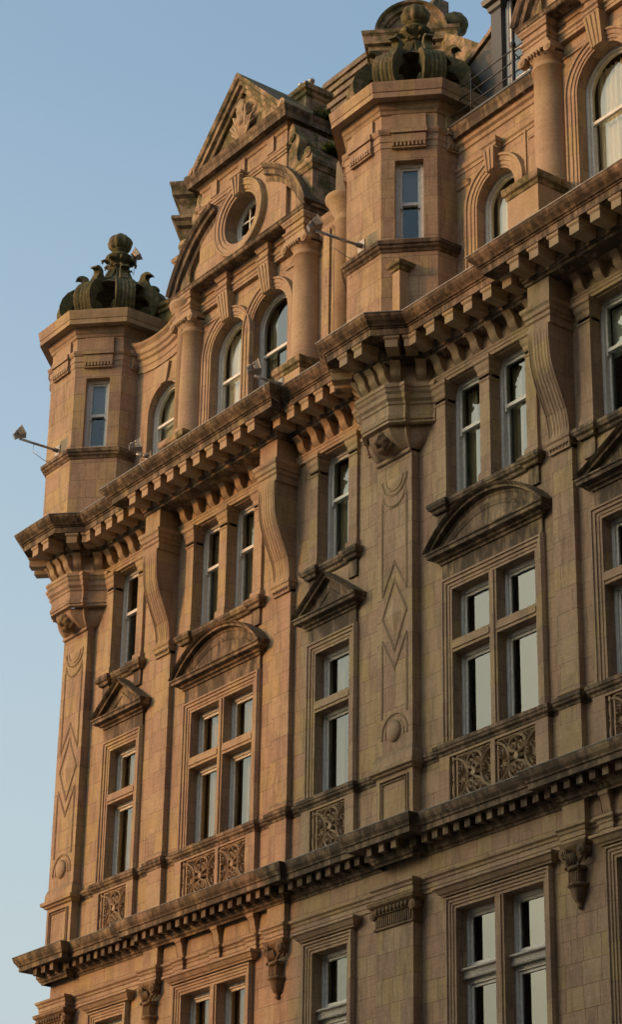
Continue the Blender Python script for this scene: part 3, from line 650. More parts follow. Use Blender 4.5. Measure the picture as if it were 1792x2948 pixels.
# sills
SILL = [(0, 18.84), (0.02, 18.86), (0.03, 18.90), (0.075, 18.93), (0.09, 18.97), (0.10, 18.98), (0.10, 19.04), (0.0, 19.06)]
for g in ([(2.18, 2.43), (3.42, 3.66)], [(5.27, 5.53), (7.70, 7.985)], [(9.58, 9.83), (10.81, 11.07)], [(13.42, 13.68), (15.85, 16.12)], [(17.22, 17.50), (20.05, 20.3)]):
    (a, b), (c, d) = g; mb = MB()
    plan(mb, [(a-0.04, 0.0), (a-0.04, -0.10), (b+0.03, -0.10), (b+0.03, -0.03), (c-0.03, -0.03), (c-0.03, -0.10), (d+0.04, -0.10), (d+0.04, 0.0)], SILL)
    mb.quad((b+0.03, 0.4, 19.058), (c-0.03, 0.4, 19.058), (c-0.03, -0.03, 19.058), (b+0.03, -0.03, 19.058))
    for q in (a, c): mb.box(q, q+(b-a), -0.05, -0.002, 18.50, 18.85)
    mb.build('sill', M_CRN, B0)
# consoles
def console(a, b):
    pr = [(-0.158, 19.06), (-0.165, 19.2), (-0.178, 19.32), (-0.216, 19.505), (-0.289, 19.68), (-0.345, 19.81), (-0.398, 19.943), (-0.445, 20.05), (-0.481, 20.165), (-0.515, 20.28), (-0.537, 20.396), (-0.55, 20.52), (-0.555, 20.638), (-0.565, 20.8), (-0.565, 21.02)]
    fl = 7; m = fl*6+1; vs = []; mb = MB()
    for k, (y, z) in enumerate(pr):
        for j in range(m):
            u = j/(m-1); g = 0.022*abs(sin(pi*fl*(u*0.94+0.03)))**0.6 if 0.03 < u < 0.97 and 0 < k < len(pr)-1 else 0.0
            vs.append((a+(b-a)*u, y+g, z))
    n = len(pr)-1; mb.add(vs, [(i*m+j, i*m+j+1, (i+1)*m+j+1, (i+1)*m+j) for i in range(n) for j in range(m-1)], False)
    for x in (a, b): P = [(x, y, z) for y, z in pr]+[(x, 0, 21.02), (x, 0, 19.06)]; mb.add(P, [tuple(range(len(P)))])
    pth = [(a, 0.0), (a, -0.16), (b, -0.16), (b, 0.0)]
    plan(mb, pth, [(-0.16, 18.80), (0.0, 18.80), (0.0, 18.88), (0.02, 18.90), (0.025, 18.97), (0.05, 19.0), (0.055, 19.05), (0.0, 19.07)])
    for k in range(6): x = a+0.06+(b-a-0.12)*k/5; mb.add([(x-0.03, -0.162, 18.90), (x+0.03, -0.162, 18.90), (x, -0.20, 18.885), (x-0.02, -0.165, 18.82)], [(0, 1, 2), (0, 1, 3), (1, 2, 3), (0, 2, 3)])
    # entablature break above
    pth = [(a-0.02, 0.0), (a-0.02, -0.53), (b+0.02, -0.53), (b+0.02, 0.0)]
    plan(mb, pth, [(-0.05, 21.0), (0.02, 21.02), (0.02, 21.06), (0.0, 21.08), (0.0, 21.16), (0.03, 21.19), (0.03, 21.25), (0.06, 21.28), (0.07, 21.36), (0.10, 21.40), (0.11, 21.46), (0.0, 21.48), (0.0, 22.0)])
    return mb.build('console', M_MLD, B0)
for a, b in NAR: console(a, b)

# ------------------------------------------------------------------ main entablature
OC1, OC2 = 1.164, 12.37
def oct_path(cx, cy, a):
    h = a*tan(pi/8); return [(cx-a, cy-h), (cx-h, cy-a), (cx+h, cy-a), (cx+a, cy-h)]
def ent_path(yb, yf, a, cy=0.30, xin=0.0):
    h = a*tan(pi/8); P = [(OC1-a, 3.0), (OC1-a, cy-h), (OC1-h, cy-a), (OC1+h, cy-a)]
    xi = h+(a-cy+yb) if True else 0
    P += [(OC1+h+(yb-(cy-a)), yb), (4.34+xin, yb), (4.34+xin, yf), (9.13-xin, yf), (9.13-xin, yb), (OC2-h-(yb-(cy-a)), yb), (OC2-h, cy-a), (OC2+h, cy-a), (OC2+h+(yb-(cy-a)), yb), (16.45+xin, yb), (16.45+xin, yf), (XR, yf)]
    return P
# frieze band above the windows (architrave) on wall
for x0, x1 in ((2.0, 4.33), (4.95, 8.50), (9.13, 11.5), (13.2, 16.42), (17.06, XR)):
    mb = MB(); plan(mb, [(x0, -0.001), (x1, -0.001)], [(0.0, 21.42), (0.06, 21.43), (0.06, 21.49), (0.075, 21.50), (0.075, 21.55), (0.09, 21.57), (0.095, 21.60), (0.03, 21.615), (0.03, 22.0)]); mb.build('architrave', M_MLD, B0)
CP = ent_path(-0.28, -0.56, 1.07)
C1 = [(-0.27, 21.90), (0.0, 21.93), (0.0, 21.99), (0.03, 22.0), (0.04, 22.05), (0.07, 22.07), (0.07, 22.25), (0.50, 22.26), (0.51, 22.245), (0.515, 22.37), (0.54, 22.38), (0.545, 22.40), (0.575, 22.41), (0.60, 22.44), (0.66, 22.49), (0.71, 22.55), (0.725, 22.60), (0.70, 22.61), (0.15, 22.66), (-0.5, 22.68)]
mb = MB(); plan(mb, CP, C1)
for (p, q) in (((4.34, -0.28), (4.34, -0.56)),): pass
mb.build('cornice', M_CRN, B0, label='great projecting main cornice under the turrets')
mb = MB(); plan(mb, CP, [(0.72, 22.603), (0.735, 22.60), (0.737, 22.617), (0.15, 22.668), (-0.5, 22.688)]); mb.build('lead_flashing', M_LEAD, B0)
# soffit panel of the forward bays
mb = MB(); mb.box(4.36, 9.11, -0.55, -0.02, 21.94, 22.05); mb.build('soffit', M_MLD, B0)
mb = MB(); mb.box(16.47, XR, -0.55, -0.02, 21.94, 22.05); mb.build('soffit', M_MLD, B0)
# modillions
mm = MB(); mm.box(-0.115, 0.115, -0.46, -0.0705, 0.02, 0.17)
plan(mm, [(-0.115, -0.06), (-0.115, -0.46), (0.115, -0.46), (0.115, -0.06)], [(0.0, 0.165), (0.01, 0.175), (0.03, 0.20), (0.035, 0.253)])
mod = mm.mesh('modillion'); mod.materials.append(M_SMO)
def run(path, step):
    for (x0, y0), (x1, y1) in zip(path, path[1:]):
        L = math.hypot(x1-x0, y1-y0)
        if L < 0.5 or (abs(x1-x0) < 0.2): continue
        n = max(1, round(L/step))
        if abs(y1-y0) > 0.2: n = 2
        for i in range(n): t_ = (i+0.5)/n; yield x0+(x1-x0)*t_, y0+(y1-y0)*t_, atan2(y1-y0, x1-x0)
for x, y, a in run(CP, 0.495): link('modillion', mod, B0, (x, y, 22.0), a)
for sgn in (1,):
    for (x, y) in ((OC1-1.07, 0.1), (OC1-1.07, 0.5)): link('modillion', mod, B0, (x, y, 22.0), -pi/2)
# scroll brackets of the frieze
brm = bracket_mesh(0.20, 0.0, 0.335, 0.03, 0.27, 1, 'frieze_bracket')
for x0, x1, y in ((2.13, 4.30, 0.0), (4.97, 8.49, 0.0), (9.15, 11.40, 0.0), (13.34, 16.40, 0.0), (17.1, 21.5, 0.0)):
    n = round((x1-x0)/0.475)
    for i in range(n):
        link('frieze_bracket', brm, B0, (x0+(x1-x0)*(i+0.5)/n, -0.03, 21.60))
# oriel bases under the turrets
for cx in (OC1, OC2):
    cy = 0.30
    def op(a, z, notch=0.0):
        h = a*tan(pi/8); return [(cx-a, cy-h, z), (cx-h, cy-a, z), (cx+h, cy-a, z), (cx+a, cy-h, z)]
    # bracket zone drum
    mb = MB()
    def opath(a): h = a*tan(pi/8); return [(cx-a-0.001, 1.0), (cx-a, cy-h), (cx-h, cy-a), (cx+h, cy-a), (cx+a, cy-h), (cx+a+0.001, 1.0)]
    plan(mb, opath(0.94), [(0.0, 21.50), (0.0, 21.94)])
    mb.build('oriel_drum', M_MLD, B0)
    a = 0.94; h = a*tan(pi/8)
    for k in (-1, 0, 1, 2):
        an = radians(45*k); nx, ny = sin(an), -cos(an); tx, ty = cos(an), sin(an)
        for t_ in (-0.28, 0.02, 0.30) if k != 1 else (-0.26, 0.22):
            if k == 2 : continue
            link('frieze_bracket', brm, B0, (cx+nx*(a-0.03)+tx*t_, cy+ny*(a-0.03)+ty*t_, 21.60), an)
    # stacked mouldings with the notch where pilaster and wall meet
    mb = MB()
    L = [(0.40, -0.66), (0.60, -0.47), (0.66, -0.47), (0.66, -0.36), (0.96, -0.06), (1.02, -0.06), (1.02, 0.02)]
    path = [(cx-x, y) for x, y in L[::-1]]+[(cx+x, y) for x, y in L]
    plan(mb, path, [(-0.10, 20.76), (-0.02, 20.78), (-0.02, 20.83), (0.0, 20.84), (0.01, 20.90), (-0.02, 20.94), (-0.02, 21.12), (0.0, 21.14), (0.01, 21.19), (0.05, 21.24), (0.055, 21.32), (0.08, 21.36), (0.10, 21.42), (0.12, 21.44), (0.12, 21.50), (0.02, 21.54), (-0.1, 21.6)])
    # tapering bell below
    lo = [(0.36, -0.20), (0.44, -0.20), (0.47, -0.20), (0.49, -0.19), (0.50, -0.02), (0.52, -0.02), (0.52, 0.02)]
    rings = []
    for t_ in [i/10 for i in range(11)]:
        s_ = sin(t_*pi/2)**0.8; z = 20.36+0.41*t_ if True else 0
        ring = [(cx-(l[0]+(L_[0]-0.10-l[0])*s_), l[1]+(L_[1]+0.10-l[1])*s_, z) for l, L_ in zip(lo, L)][::-1]+[(cx+(l[0]+(L_[0]-0.10-l[0])*s_), l[1]+(L_[1]+0.10-l[1])*s_, z) for l, L_ in zip(lo, L)]
        rings.append(ring)
    n = len(rings[0]); mb.add([v for r_ in rings for v in r_], [(i*n+j, i*n+j+1, (i+1)*n+j+1, (i+1)*n+j) for i in range(10) for j in range(n-1)])
    mb.add(rings[0], [tuple(range(n))]); plan(mb, [(cx-0.46, 0), (cx-0.46, -0.20), (cx+0.46, -0.20), (cx+0.46, 0)], [(0.02, 20.30), (0.04, 20.32), (0.04, 20.37), (0.0, 20.38)])
    mb.build('oriel_corbel', M_MLD, B0)
    # carved grotesque mask
    bm = bmesh.new(); bmesh.ops.create_icosphere(bm, subdivisions=4, radius=1.0)
    random.seed(3)
    for v in bm.verts:
        p = v.co.copy(); x, y, z = p
        f = 1.0
        for ex in (-0.38, 0.38): f -= 0.22*math.exp(-((x-ex)**2+(z-0.22)**2)/0.02)*(y < 0)
        f += 0.32*math.exp(-(x*x/0.02+(z+0.02)**2/0.05))*(y < 0)
        f -= 0.28*math.exp(-(x*x/0.10+(z+0.42)**2/0.012))*(y < 0)
        f += 0.16*math.exp(-((abs(x)-0.35)**2/0.03+(z-0.45)**2/0.01))*(y < 0)
        an = atan2(z, x); f += 0.10*sin(an*9)*min(1, (x*x+z*z)**2)
        v.co = Vector((x*0.19*f, y*0.20*f, z*0.23*f))
    for sx in (-1, 1):
        pass
    bmesh.ops.rotate(bm, verts=bm.verts, cent=(0, 0, 0), matrix=Matrix.Rotation(radians(18), 3, 'X'))
    bmesh.ops.translate(bm, verts=bm.verts, vec=(cx, -0.42, 20.58))
    me = bpy.data.meshes.new('carved_mask'); bm.to_mesh(me); bm.free(); me.materials.append(M_RUST)
    for pl in me.polygons: pl.use_smooth = True
    o = link('carved_mask', me, B0)
    mb = MB()
    for sx in (-1, 1):
        mb2 = spiral(0, 0, 0.08, 0 if sx > 0 else pi, 1.3, sx)
        tube(mb, [(cx+sx*0.20+x, -0.40, 20.74+z) for x, z in mb2], 0.022, 6)
        tube(mb, [(cx+sx*0.12, -0.45, 20.40), (cx+sx*0.2, -0.40, 20.5), (cx+sx*0.24, -0.42, 20.62)], [0.02, 0.045, 0.02], 6)
    tube(mb, [(cx, -0.50, 20.80), (cx, -0.52, 20.72), (cx-0.01, -0.56, 20.68)], [0.05, 0.04, 0.02], 8)
    mb.build('carved_scroll', M_RUST, B0)

# ------------------------------------------------------------------ turrets
def chamfer(cx, cy, a, k):    # local frame of facet k*45deg
    an = radians(45*k); return Vector((sin(an), -cos(an), 0)), Vector((cos(an), sin(an), 0)), an
TUR = []
def octring(cx, cy, a): 
    R_ = a/cos(pi/8); return [(cx+R_*sin(radians(22.5+45*i)), cy-R_*cos(radians(22.5+45*i))) for i in range(8)]
def clos(mb, cx, cy, a, prof):  # closed octagon moulding (o=offset beyond apothem a)
    vs = []; m = len(prof)
    for (o, z) in prof:
        vs += [(x, y, z) for x, y in octring(cx, cy, a+o)]
    mb.add(vs, [(k*8+i, k*8+(i+1) % 8, (k+1)*8+(i+1) % 8, (k+1)*8+i) for k in range(m-1) for i in range(8)])
for cx in (OC1, OC2):
    cy = 0.35; a = 1.30
    first = cx == OC1
    mb = MB(); clos(mb, cx, cy, a-0.02, [(0, 22.6), (0, 24.25)])
    # shaft with window opening in the chamfer facet
    ring = octring(cx, cy, a)
    for i in range(8):
        p, q = ring[i], ring[(i+1) % 8]
        if i in (7, 0):
            pass
        # facet i goes from vertex i to i+1, centre angle 45*(i+1)
        if i == 0:
            h = a*tan(pi/8); n_, t_, an = chamfer(cx, cy, a, 1)
            tmp = MB(); wallgrid(tmp, -h, h, 24.35, 26.30, [(-0.275, 0.275, 24.46, 26.20)], 0, 0.24)
            for f in tmp.f:
                mb.add([tuple(Vector((cx, cy, 0))+n_*(a-tmp.v[v][1])+t_*tmp.v[v][0]+Vector((0, 0, tmp.v[v][2]))) for v in f], [tuple(range(len(f)))])
        else:
            mb.quad((p[0], p[1], 24.35), (q[0], q[1], 24.35), (q[0], q[1], 26.30), (p[0], p[1], 26.30))
    T = mb.build('turret', M_ASH, B0, label=('far left turret' if first else 'near right turret')+' with window and stone crown')
    n_, t_, an = chamfer(cx, cy, a, 1)
    wp = Vector((cx, cy, 0))+n_*(a-0.15)
    window(wp.x, wp.y, 24.46, 0.55, 1.74, 'sash', 0.50, rz=an, dress='blind')
    mb = MB(); clos(mb, cx, cy, a, [(-0.4, 24.18), (0.0, 24.18), (0.02, 24.22), (0.06, 24.25), (0.075, 24.30), (0.10, 24.31), (0.11, 24.38), (0.09, 24.40), (-0.05, 24.47)]); mb.build('sill_course', M_CRN, T)
    mb = MB(); clos(mb, cx, cy, a, [(-0.1, 26.28), (0.0, 26.28), (0.015, 26.46), (0.03, 26.48), (0.03, 26.60), (0.045, 26.61), (0.045, 26.74), (0.07, 26.76), (0.10, 26.82), (0.10, 26.86), (0.0, 26.88)])
    clos(mb, cx, cy, a, [(0.0, 26.87), (0.0, 27.22), (0.03, 27.24), (0.05, 27.30), (0.08, 27.33), (0.10, 27.40), (0.12, 27.42), (0.12, 27.46), (0.29, 27.465), (0.30, 27.45), (0.30, 27.57), (0.315, 27.58), (0.33, 27.66), (0.345, 27.74), (0.35, 27.79), (0.0, 27.84), (-1.0, 27.90)])
    # panel blocks and little dentils on each visible facet
    for k in (-1, 0, 1, 2):
        n_, t_, an = chamfer(cx, cy, a, k); c0 = Vector((cx, cy, 0))
        def bx(x0, x1, d0, d1, z0, z1):
            P = [c0+n_*(a+d)+t_*x for d in (d0, d1) for x in (x0, x1)]
            mb.add([(P[i].x, P[i].y, z) for z in (z0, z1) for i in (0, 1, 3, 2)], [(0, 1, 2, 3), (4, 5, 6, 7), (0, 1, 5, 4), (1, 2, 6, 5), (2, 3, 7, 6), (3, 0, 4, 7)])
        bx(-0.33, 0.33, -0.02, 0.05, 26.88, 27.21); bx(-0.33, 0.33, 0.0, 0.10, 26.56, 26.74); bx(-0.36, 0.36, 0.0, 0.135, 26.755, 26.875)
        bx(-0.33, 0.33, 0.0, 0.075, 26.44, 26.475)
        for q in range(9): x = -0.30+0.60*q/8; bx(x-0.022, x+0.022, 0.03, 0.10, 26.478, 26.555)
    mb.build('turret_cornice', M_MLD, T)
    # crown of eight ribs
    base = 27.86
    mb = MB(); clos(mb, cx, cy, 1.12, [(-0.3, base-0.02), (0.06, base-0.02), (0.06, base+0.14), (0.0, base+0.20), (-0.3, base+0.2)]); mb.build('crown_base', M_MOS, T)
    outer = [(1.20, 28.00), (1.29, 28.12), (1.36, 28.30), (1.37, 28.48), (1.32, 28.66), (1.20, 28.84), (1.01, 28.99), (0.82, 29.11), (0.62, 29.21), (0.46, 29.33), (0.35, 29.48), (0.28, 29.64), (0.24, 29.74)]
    inner = [(0.96, 28.00), (1.02, 28.06), (1.08, 28.20), (1.10, 28.36), (1.06, 28.50), (0.98, 28.62), (0.84, 28.74), (0.68, 28.84), (0.53, 28.93), (0.38, 29.04), (0.27, 29.18), (0.19, 29.38), (0.15, 29.55)]
    mb = MB(); m = 17; hw = 0.23; prof_g = [0, 0.0, 0.035, 0.0, 0.035, 0.05, 0.015, 0.02, 0.055, 0.02, 0.015, 0.05, 0.035, 0.0, 0.035, 0.0, 0]
    # rib is built along local +X then copied round
    vs = []
    K = len(outer)
    for k, (r_, z) in enumerate(outer):
        wk = hw*(1.0 if k < 6 else max(0.42, 1-(k-5)*0.11))
        for j in range(m):
            u = -1+2*j/(m-1); vs.append((r_-(prof_g[j] if k < K-1 else 0)*0.9, u*wk, z))
    mb.add(vs, [(i*m+j, i*m+j+1, (i+1)*m+j+1, (i+1)*m+j) for i in range(K-1) for j in range(m-1)], True)
    for s_ in (-1, 1):
        V = []
        for k in range(K):
            wk = hw*(1.0 if k < 6 else max(0.42, 1-(k-5)*0.11)); V += [(outer[k][0], s_*wk, outer[k][1]), (inner[k][0], s_*wk*0.9, inner[k][1])]
        mb.add(V, [(2*k, 2*k+2, 2*k+3, 2*k+1) for k in range(K-1)])
    V = []
    for k in range(K):
        wk = hw*0.9*(1.0 if k < 6 else max(0.42, 1-(k-5)*0.11)); V += [(inner[k][0], -wk, inner[k][1]), (inner[k][0], wk, inner[k][1])]
    mb.add(V, [(2*k, 2*k+2, 2*k+3, 2*k+1) for k in range(K-1)], True)
    mb.box(1.0, 1.24, -hw-0.015, hw+0.015, 27.98, 28.10)
    # volute on the flank
    for s_ in (-1, 1):
        for q in range(3):
            pts = arc(0.99, 28.22, 0.15-0.045*q, 0, 2*pi, 16)[:-1]
            y0, y1 = s_*(hw*0.6), s_*(hw+0.012+0.012*q)
            n2 = len(pts); mb.add([(x, y0, z) for x, z in pts]+[(x, y1, z) for x, z in pts], [tuple(range(n2, 2*n2))]+[(i, (i+1) % n2, n2+(i+1) % n2, n2+i) for i in range(n2)])
    rib = mb.mesh('crown_rib'); rib.materials.append(M_MOS)
    hk = MB(); hp = [(0.58, 29.17), (0.66, 29.24), (0.695, 29.34), (0.705, 29.44), (0.75, 29.51), (0.83, 29.545), (0.91, 29.53), (0.97, 29.47), (1.00, 29.38), (0.94, 29.42), (0.88, 29.42), (0.845, 29.37), (0.85, 29.28), (0.89, 29.17), (0.97, 29.02), (0.80, 28.98)]
    hp = [(x, z if z < 29.2 else 29.2+(z-29.2)*0.68) for x, z in hp]; hw3 = 0.085; n3 = len(hp)
    hk.add([(x, -hw3, z) for x, z in hp]+[(x, hw3, z) for x, z in hp], [tuple(range(n3)), tuple(range(n3, 2*n3))]+[(i, (i+1) % n3, n3+(i+1) % n3, n3+i) for i in range(n3)])
    hook = hk.mesh('crocket'); hook.materials.append(M_MOS)
    for i in range(8):
        an = radians(22.5+45*i-90); 
        link('crown_rib', rib, T, (cx, cy, 0), an); link('crocket', hook, T, (cx, cy, 0), an)
    mb = MB(); lathe(mb, cx, cy, [(0.18, 27.9), (0.22, 28.0), (0.14, 28.1), (0.2, 28.3), (0.22, 28.45), (0.12, 28.6), (0.14, 28.8)], 16); mb.build('urn', M_SMO, T)
    mb = MB()
    lathe(mb, cx, cy, [(0.98, 28.93), (0.82, 29.06), (0.62, 29.19), (0.46, 29.31), (0.34, 29.46), (0.26, 29.58), (0.215, 29.70), (0.21, 29.76), (0.26, 29.79), (0.27, 29.82), (0.22, 29.85)], 8, smooth=False)
    lathe(mb, cx, cy, [(0.21, 29.84), (0.23, 29.90), (0.29, 29.98), (0.33, 30.03)], 32, 16, 0.14)
    lathe(mb, cx, cy, [(0.30, 30.02), (0.335, 30.05), (0.32, 30.09), (0.22, 30.13), (0.165, 30.17), (0.16, 30.25), (0.20, 30.27), (0.18, 30.30)], 24)
    for i in range(8):
        an = radians(22.5+45*i); tube(mb, [(cx+0.27*cos(an), cy+0.27*sin(an), 29.90), (cx+0.35*cos(an), cy+0.35*sin(an), 29.98), (cx+0.40*cos(an), cy+0.40*sin(an), 29.95), (cx+0.40*cos(an), cy+0.40*sin(an), 29.88)], [0.025, 0.04, 0.042, 0.02], 6)
        tube(mb, [(cx+0.25*cos(an), cy+0.25*sin(an), 29.74), (cx+0.31*cos(an), cy+0.31*sin(an), 29.80), (cx+0.33*cos(an), cy+0.33*sin(an), 29.75)], [0.015, 0.03, 0.015], 6)
    pb = [(0.14, 30.27)]+[((0.285 if t_ > 6 else 0.275)*sin(pi*(t_+0.5)/14), 30.50-0.24*cos(pi*t_/14)) for t_ in range(2, 13)]+[(0.09, 30.745), (0.002, 30.755)]
    lathe(mb, cx, cy, pb, 48, 8, 0.22)
    mb.build('finial', M_MOS, T)
# turret foot pedestal on the near turret
mb = MB(); x0, x1 = 12.87, 13.26
mb.box(x0, x1, -0.78, -0.1, 22.64, 23.78); mb.build('pedestal', M_SMO, B0)
mb = MB(); plan(mb, [(x0, 0.0), (x0, -0.78), (x1, -0.78), (x1, 0.0)], [(0, 23.72), (0.03, 23.74), (0.04, 23.79), (0.09, 23.82), (0.10, 23.90), (0.0, 23.94)]); mb.quad((x0, -0.78, 23.94), (x1, -0.78, 23.94), (x1, -0.1, 23.94), (x0, -0.1, 23.94)); mb.build('pedestal_cap', M_MOS2, B0)

# ------------------------------------------------------------------ gables of the attic storey
def gable(cx, dy, key):
    wy = 0.37+dy; r = 0.66; lx, rx = cx-0.765, cx+0.765; zs = 25.64
    def part(mb, n, m): return mb.build(n, m, B0)
    mb = MB(); wallarch(mb, cx-2.35, cx, 22.6, 27.0, lx, r, zs, 23.55, wy, 0.32); wallarch(mb, cx, cx+2.35, 22.6, 27.0, rx, r, zs, 23.55, wy, 0.32)
    for X in (cx-2.35, cx+2.35): mb.quad((X, wy, 22.6), (X, wy+1.6, 22.6), (X, wy+1.6, 29.4), (X, wy, 29.4))
    part(mb, 'wall', M_ASH)
    AP = [(0, 0), (0, 0.03), (0.045, 0.03), (0.05, 0.05), (0.12, 0.05), (0.125, 0.07), (0.20, 0.07), (0.215, 0.10), (0.25, 0.10), (0.27, 0.04), (0.28, 0)]
    for X in (lx, rx):
        mb = MB(); APx = [(o, h) for o, h in AP]
        elev(mb, [(X+r, 23.55)]+[(X+r, zs)]+arc(X, zs, r, 0.06, pi-0.06, 24)+[(X-r, zs), (X-r, 23.55)], APx if True else AP, wy-(0.004 if X == rx else 0))
        part(mb, 'window_surround', M_MLD)
        window(X, wy+0.19, 23.55, 2*r, zs+r-23.55, 'arch', 0.54, r=r, dress={'1': ('net' if X == lx else 'both'), '2': 'net'}[key])
        # keystone, fluted
        mb = MB(); zt = 26.88; zb2 = zs+r-0.03
        for j in range(7):
            a0 = -0.20+0.4*j/7; a1 = a0+0.4/7; d = 0.17 if j % 2 else 0.19
            b0, b1 = a0*0.72, a1*0.72
            V = [(X+b0, wy-d*0.75, zb2), (X+b1, wy-d*0.75, zb2), (X+a1, wy-d-0.06, zt), (X+a0, wy-d-0.06, zt), (X+b0, wy, zb2), (X+b1, wy, zb2), (X+a1, wy, zt), (X+a0, wy, zt)]
            mb.add(V, [(0, 1, 2, 3), (4, 5, 6, 7), (0, 4, 7, 3), (1, 5, 6, 2), (0, 1, 5, 4), (2, 3, 7, 6)])
        part(mb, 'keystone', M_SMO)
    # spandrel grooves
    mb = MB()
    elev(mb, [(cx+2.0, 26.55), (rx+0.55, 26.55)], [(0, 0), (0, 0.03), (0.03, 0.03), (0.03, 0)], wy)
    elev(mb, [(lx-0.45, 26.55), (cx-2.0, 26.55)], [(0, 0), (0, 0.03), (0.03, 0.03), (0.03, 0)], wy)
    part(mb, 'spandrel_moulding', M_MLD)
    ax = 0.35+dy
    for X in (cx-2.104, cx+2.10):
        mb = MB(); rr = 0.32
        lathe(mb, X, ax, [(rr+0.08, 23.92), (rr+0.10, 23.96), (rr+0.08, 24.0), (rr+0.03, 24.03), (rr+0.05, 24.08), (rr+0.02, 24.12), (rr, 24.16), (rr, 24.9), (rr*0.97, 25.7), (rr*0.93, 26.42), (rr*0.93+0.04, 26.44), (rr*0.93+0.04, 26.48), (rr*0.93, 26.5), (rr*0.95, 26.58), (rr*1.12, 26.66), (rr*1.15, 26.70), (rr, 26.74)], 32)
        part(mb, 'column', M_SMO)
        mb = MB(); s_ = rr+0.05
        mb.box(X-s_, X+s_, ax-s_, ax+0.1, 26.76, 26.87)
        for sx in (-1, 1):
            for q in range(3): prism(mb, arc(X+sx*(s_-0.02), 26.70, 0.10-0.03*q, 0, 2*pi, 14)[:-1], ax-s_-0.02-0.012*q, ax-s_+0.12)
        for k in range(5): tube(mb, [(X-0.16+0.08*k, ax-s_+0.01, 26.66), (X-0.16+0.08*k, ax-s_-0.03, 26.74)], [0.02, 0.035], 6)
        part(mb, 'capital', M_SMO)
        # pedestal
        f_ = -0.10+dy-(0.30 if key == '2' else 0)
        mb = MB(); mb.box(X-0.40, X+0.40, f_, wy, 22.62, 23.70); part(mb, 'pedestal', M_SMO)
        mb = MB(); plan(mb, [(X-0.40, wy), (X-0.40, f_), (X+0.40, f_), (X+0.40, wy)], [(0, 23.62), (0.02, 23.64), (0.03, 23.70), (0.07, 23.73), (0.08, 23.86), (0.0, 23.92)])
        mb.quad((X-0.40, f_, 23.92), (X+0.40, f_, 23.92), (X+0.40, wy, 23.92), (X-0.40, wy, 23.92)); part(mb, 'pedestal_cap', M_MOS2)
    if key == '2':
        mb = MB(); mb.box(cx-1.7, cx+1.7, wy-0.12, wy-0.002, 23.38, 23.54); part(mb, 'sill', M_MOS2)
    # entablature, breaking forward over columns and keystones
    e = wy-0.10; ec = ax-0.36
    P = [(cx-2.42, wy+0.6), (cx-2.42, ec), (cx-1.78, ec), (cx-1.78, e)]
    for X in (lx, rx): P += [(X-0.17, e), (X-0.17, e-0.13), (X+0.17, e-0.13), (X+0.17, e)]
    P += [(cx+1.78, e), (cx+1.78, ec), (cx+2.42, ec), (cx+2.42, wy+0.6)]
    mb = MB(); plan(mb, P, [(-0.1, 26.86), (0.0, 26.87), (0.0, 26.93), (0.015, 26.94), (0.015, 27.0), (0.05, 27.03), (0.05, 27.06), (0.0, 27.07), (0.0, 27.20), (0.03, 27.21), (0.05, 27.26), (0.07, 27.29), (0.07, 27.33)])
    part(mb, 'entablature', M_MLD)
    P = [(cx-2.42, wy+0.6), (cx-2.42, ec), (cx+2.42, ec), (cx+2.42, wy+0.6)]
    mb = MB(); plan(mb, P, [(-0.5, 27.325), (0.07, 27.33), (0.09, 27.35), (0.10, 27.40), (0.12, 27.42), (0.10, 27.45), (-0.6, 27.50)]); part(mb, 'cornice', M_CRN)
    # second stage
    y2 = 0.18+dy; yc = 0.083+dy
    zc, R2 = 26.62, 2.77
    for s_ in (-1, 1):
        mb = MB()
        pts = [(cx+s_*1.60, 27.44), (cx+s_*2.55, 27.44)]+[(cx+s_*R_*0.5, z) for R_, z in ()]
        A = [(cx+s_*(R2-0.15)*sin(t_), zc+(R2-0.15)*cos(t_)) for t_ in [0.36+(1.23-0.36)*i/10 for i in range(11)]][::-1]
        prism(mb, pts[:1]+A, y2, 1.2+dy); mb.build('wall', M_ASH, B0)
    mb = MB(); n = 40; rz_ = 0.60; zc2 = 28.38
    x0, x1, z0, z1 = cx-1.63, cx+1.63, 27.44, 30.0
    ci = [(cx+rz_*cos(2*pi*i/n), zc2+rz_*sin(2*pi*i/n)) for i in range(n)]
    def proj_(a):
        c_, s_ = cos(a), sin(a); k = min([v for v in (((x1-cx)/c_ if c_ > 1e-6 else 9), ((x0-cx)/c_ if c_ < -1e-6 else 9), ((z1-zc2)/s_ if s_ > 1e-6 else 9), ((z0-zc2)/s_ if s_ < -1e-6 else 9))]); return (cx+k*c_, zc2+k*s_)
    angs = sorted(set([2*pi*i/n for i in range(n)]+[atan2(z-zc2, x-cx) % (2*pi) for x in (x0, x1) for z in (z0, z1)]))
    for a_, b_ in zip(angs, angs[1:]+[angs[0]+2*pi]):
        pa, pb = (cx+rz_*cos(a_), zc2+rz_*sin(a_)), (cx+rz_*cos(b_), zc2+rz_*sin(b_)); qa, qb = proj_(a_), proj_(b_)
        mb.quad((pa[0], yc, pa[1]), (pb[0], yc, pb[1]), (qb[0], yc, qb[1]), (qa[0], yc, qa[1]))
        mb.quad((pa[0], yc, pa[1]), (pa[0], yc+0.4, pa[1]), (pb[0], yc+0.4, pb[1]), (pb[0], yc, pb[1]))
    for X in (x0, x1): mb.quad((X, yc, z0), (X, yc+1.5, z0), (X, yc+1.5, z1), (X, yc, z1))
    mb.build('wall', M_ASH, B0)
    mb = MB(); mb.box(x0+0.05, x1-0.05, yc+0.9, yc+0.95, 27.5, 29.9); mb.box(cx-2.2, cx+2.2, wy+0.95, wy+1.0, 23, 27.2); mb.build('dark_backing', M_INT, B0)  # backing coloured dark in place of unlit attic rooms
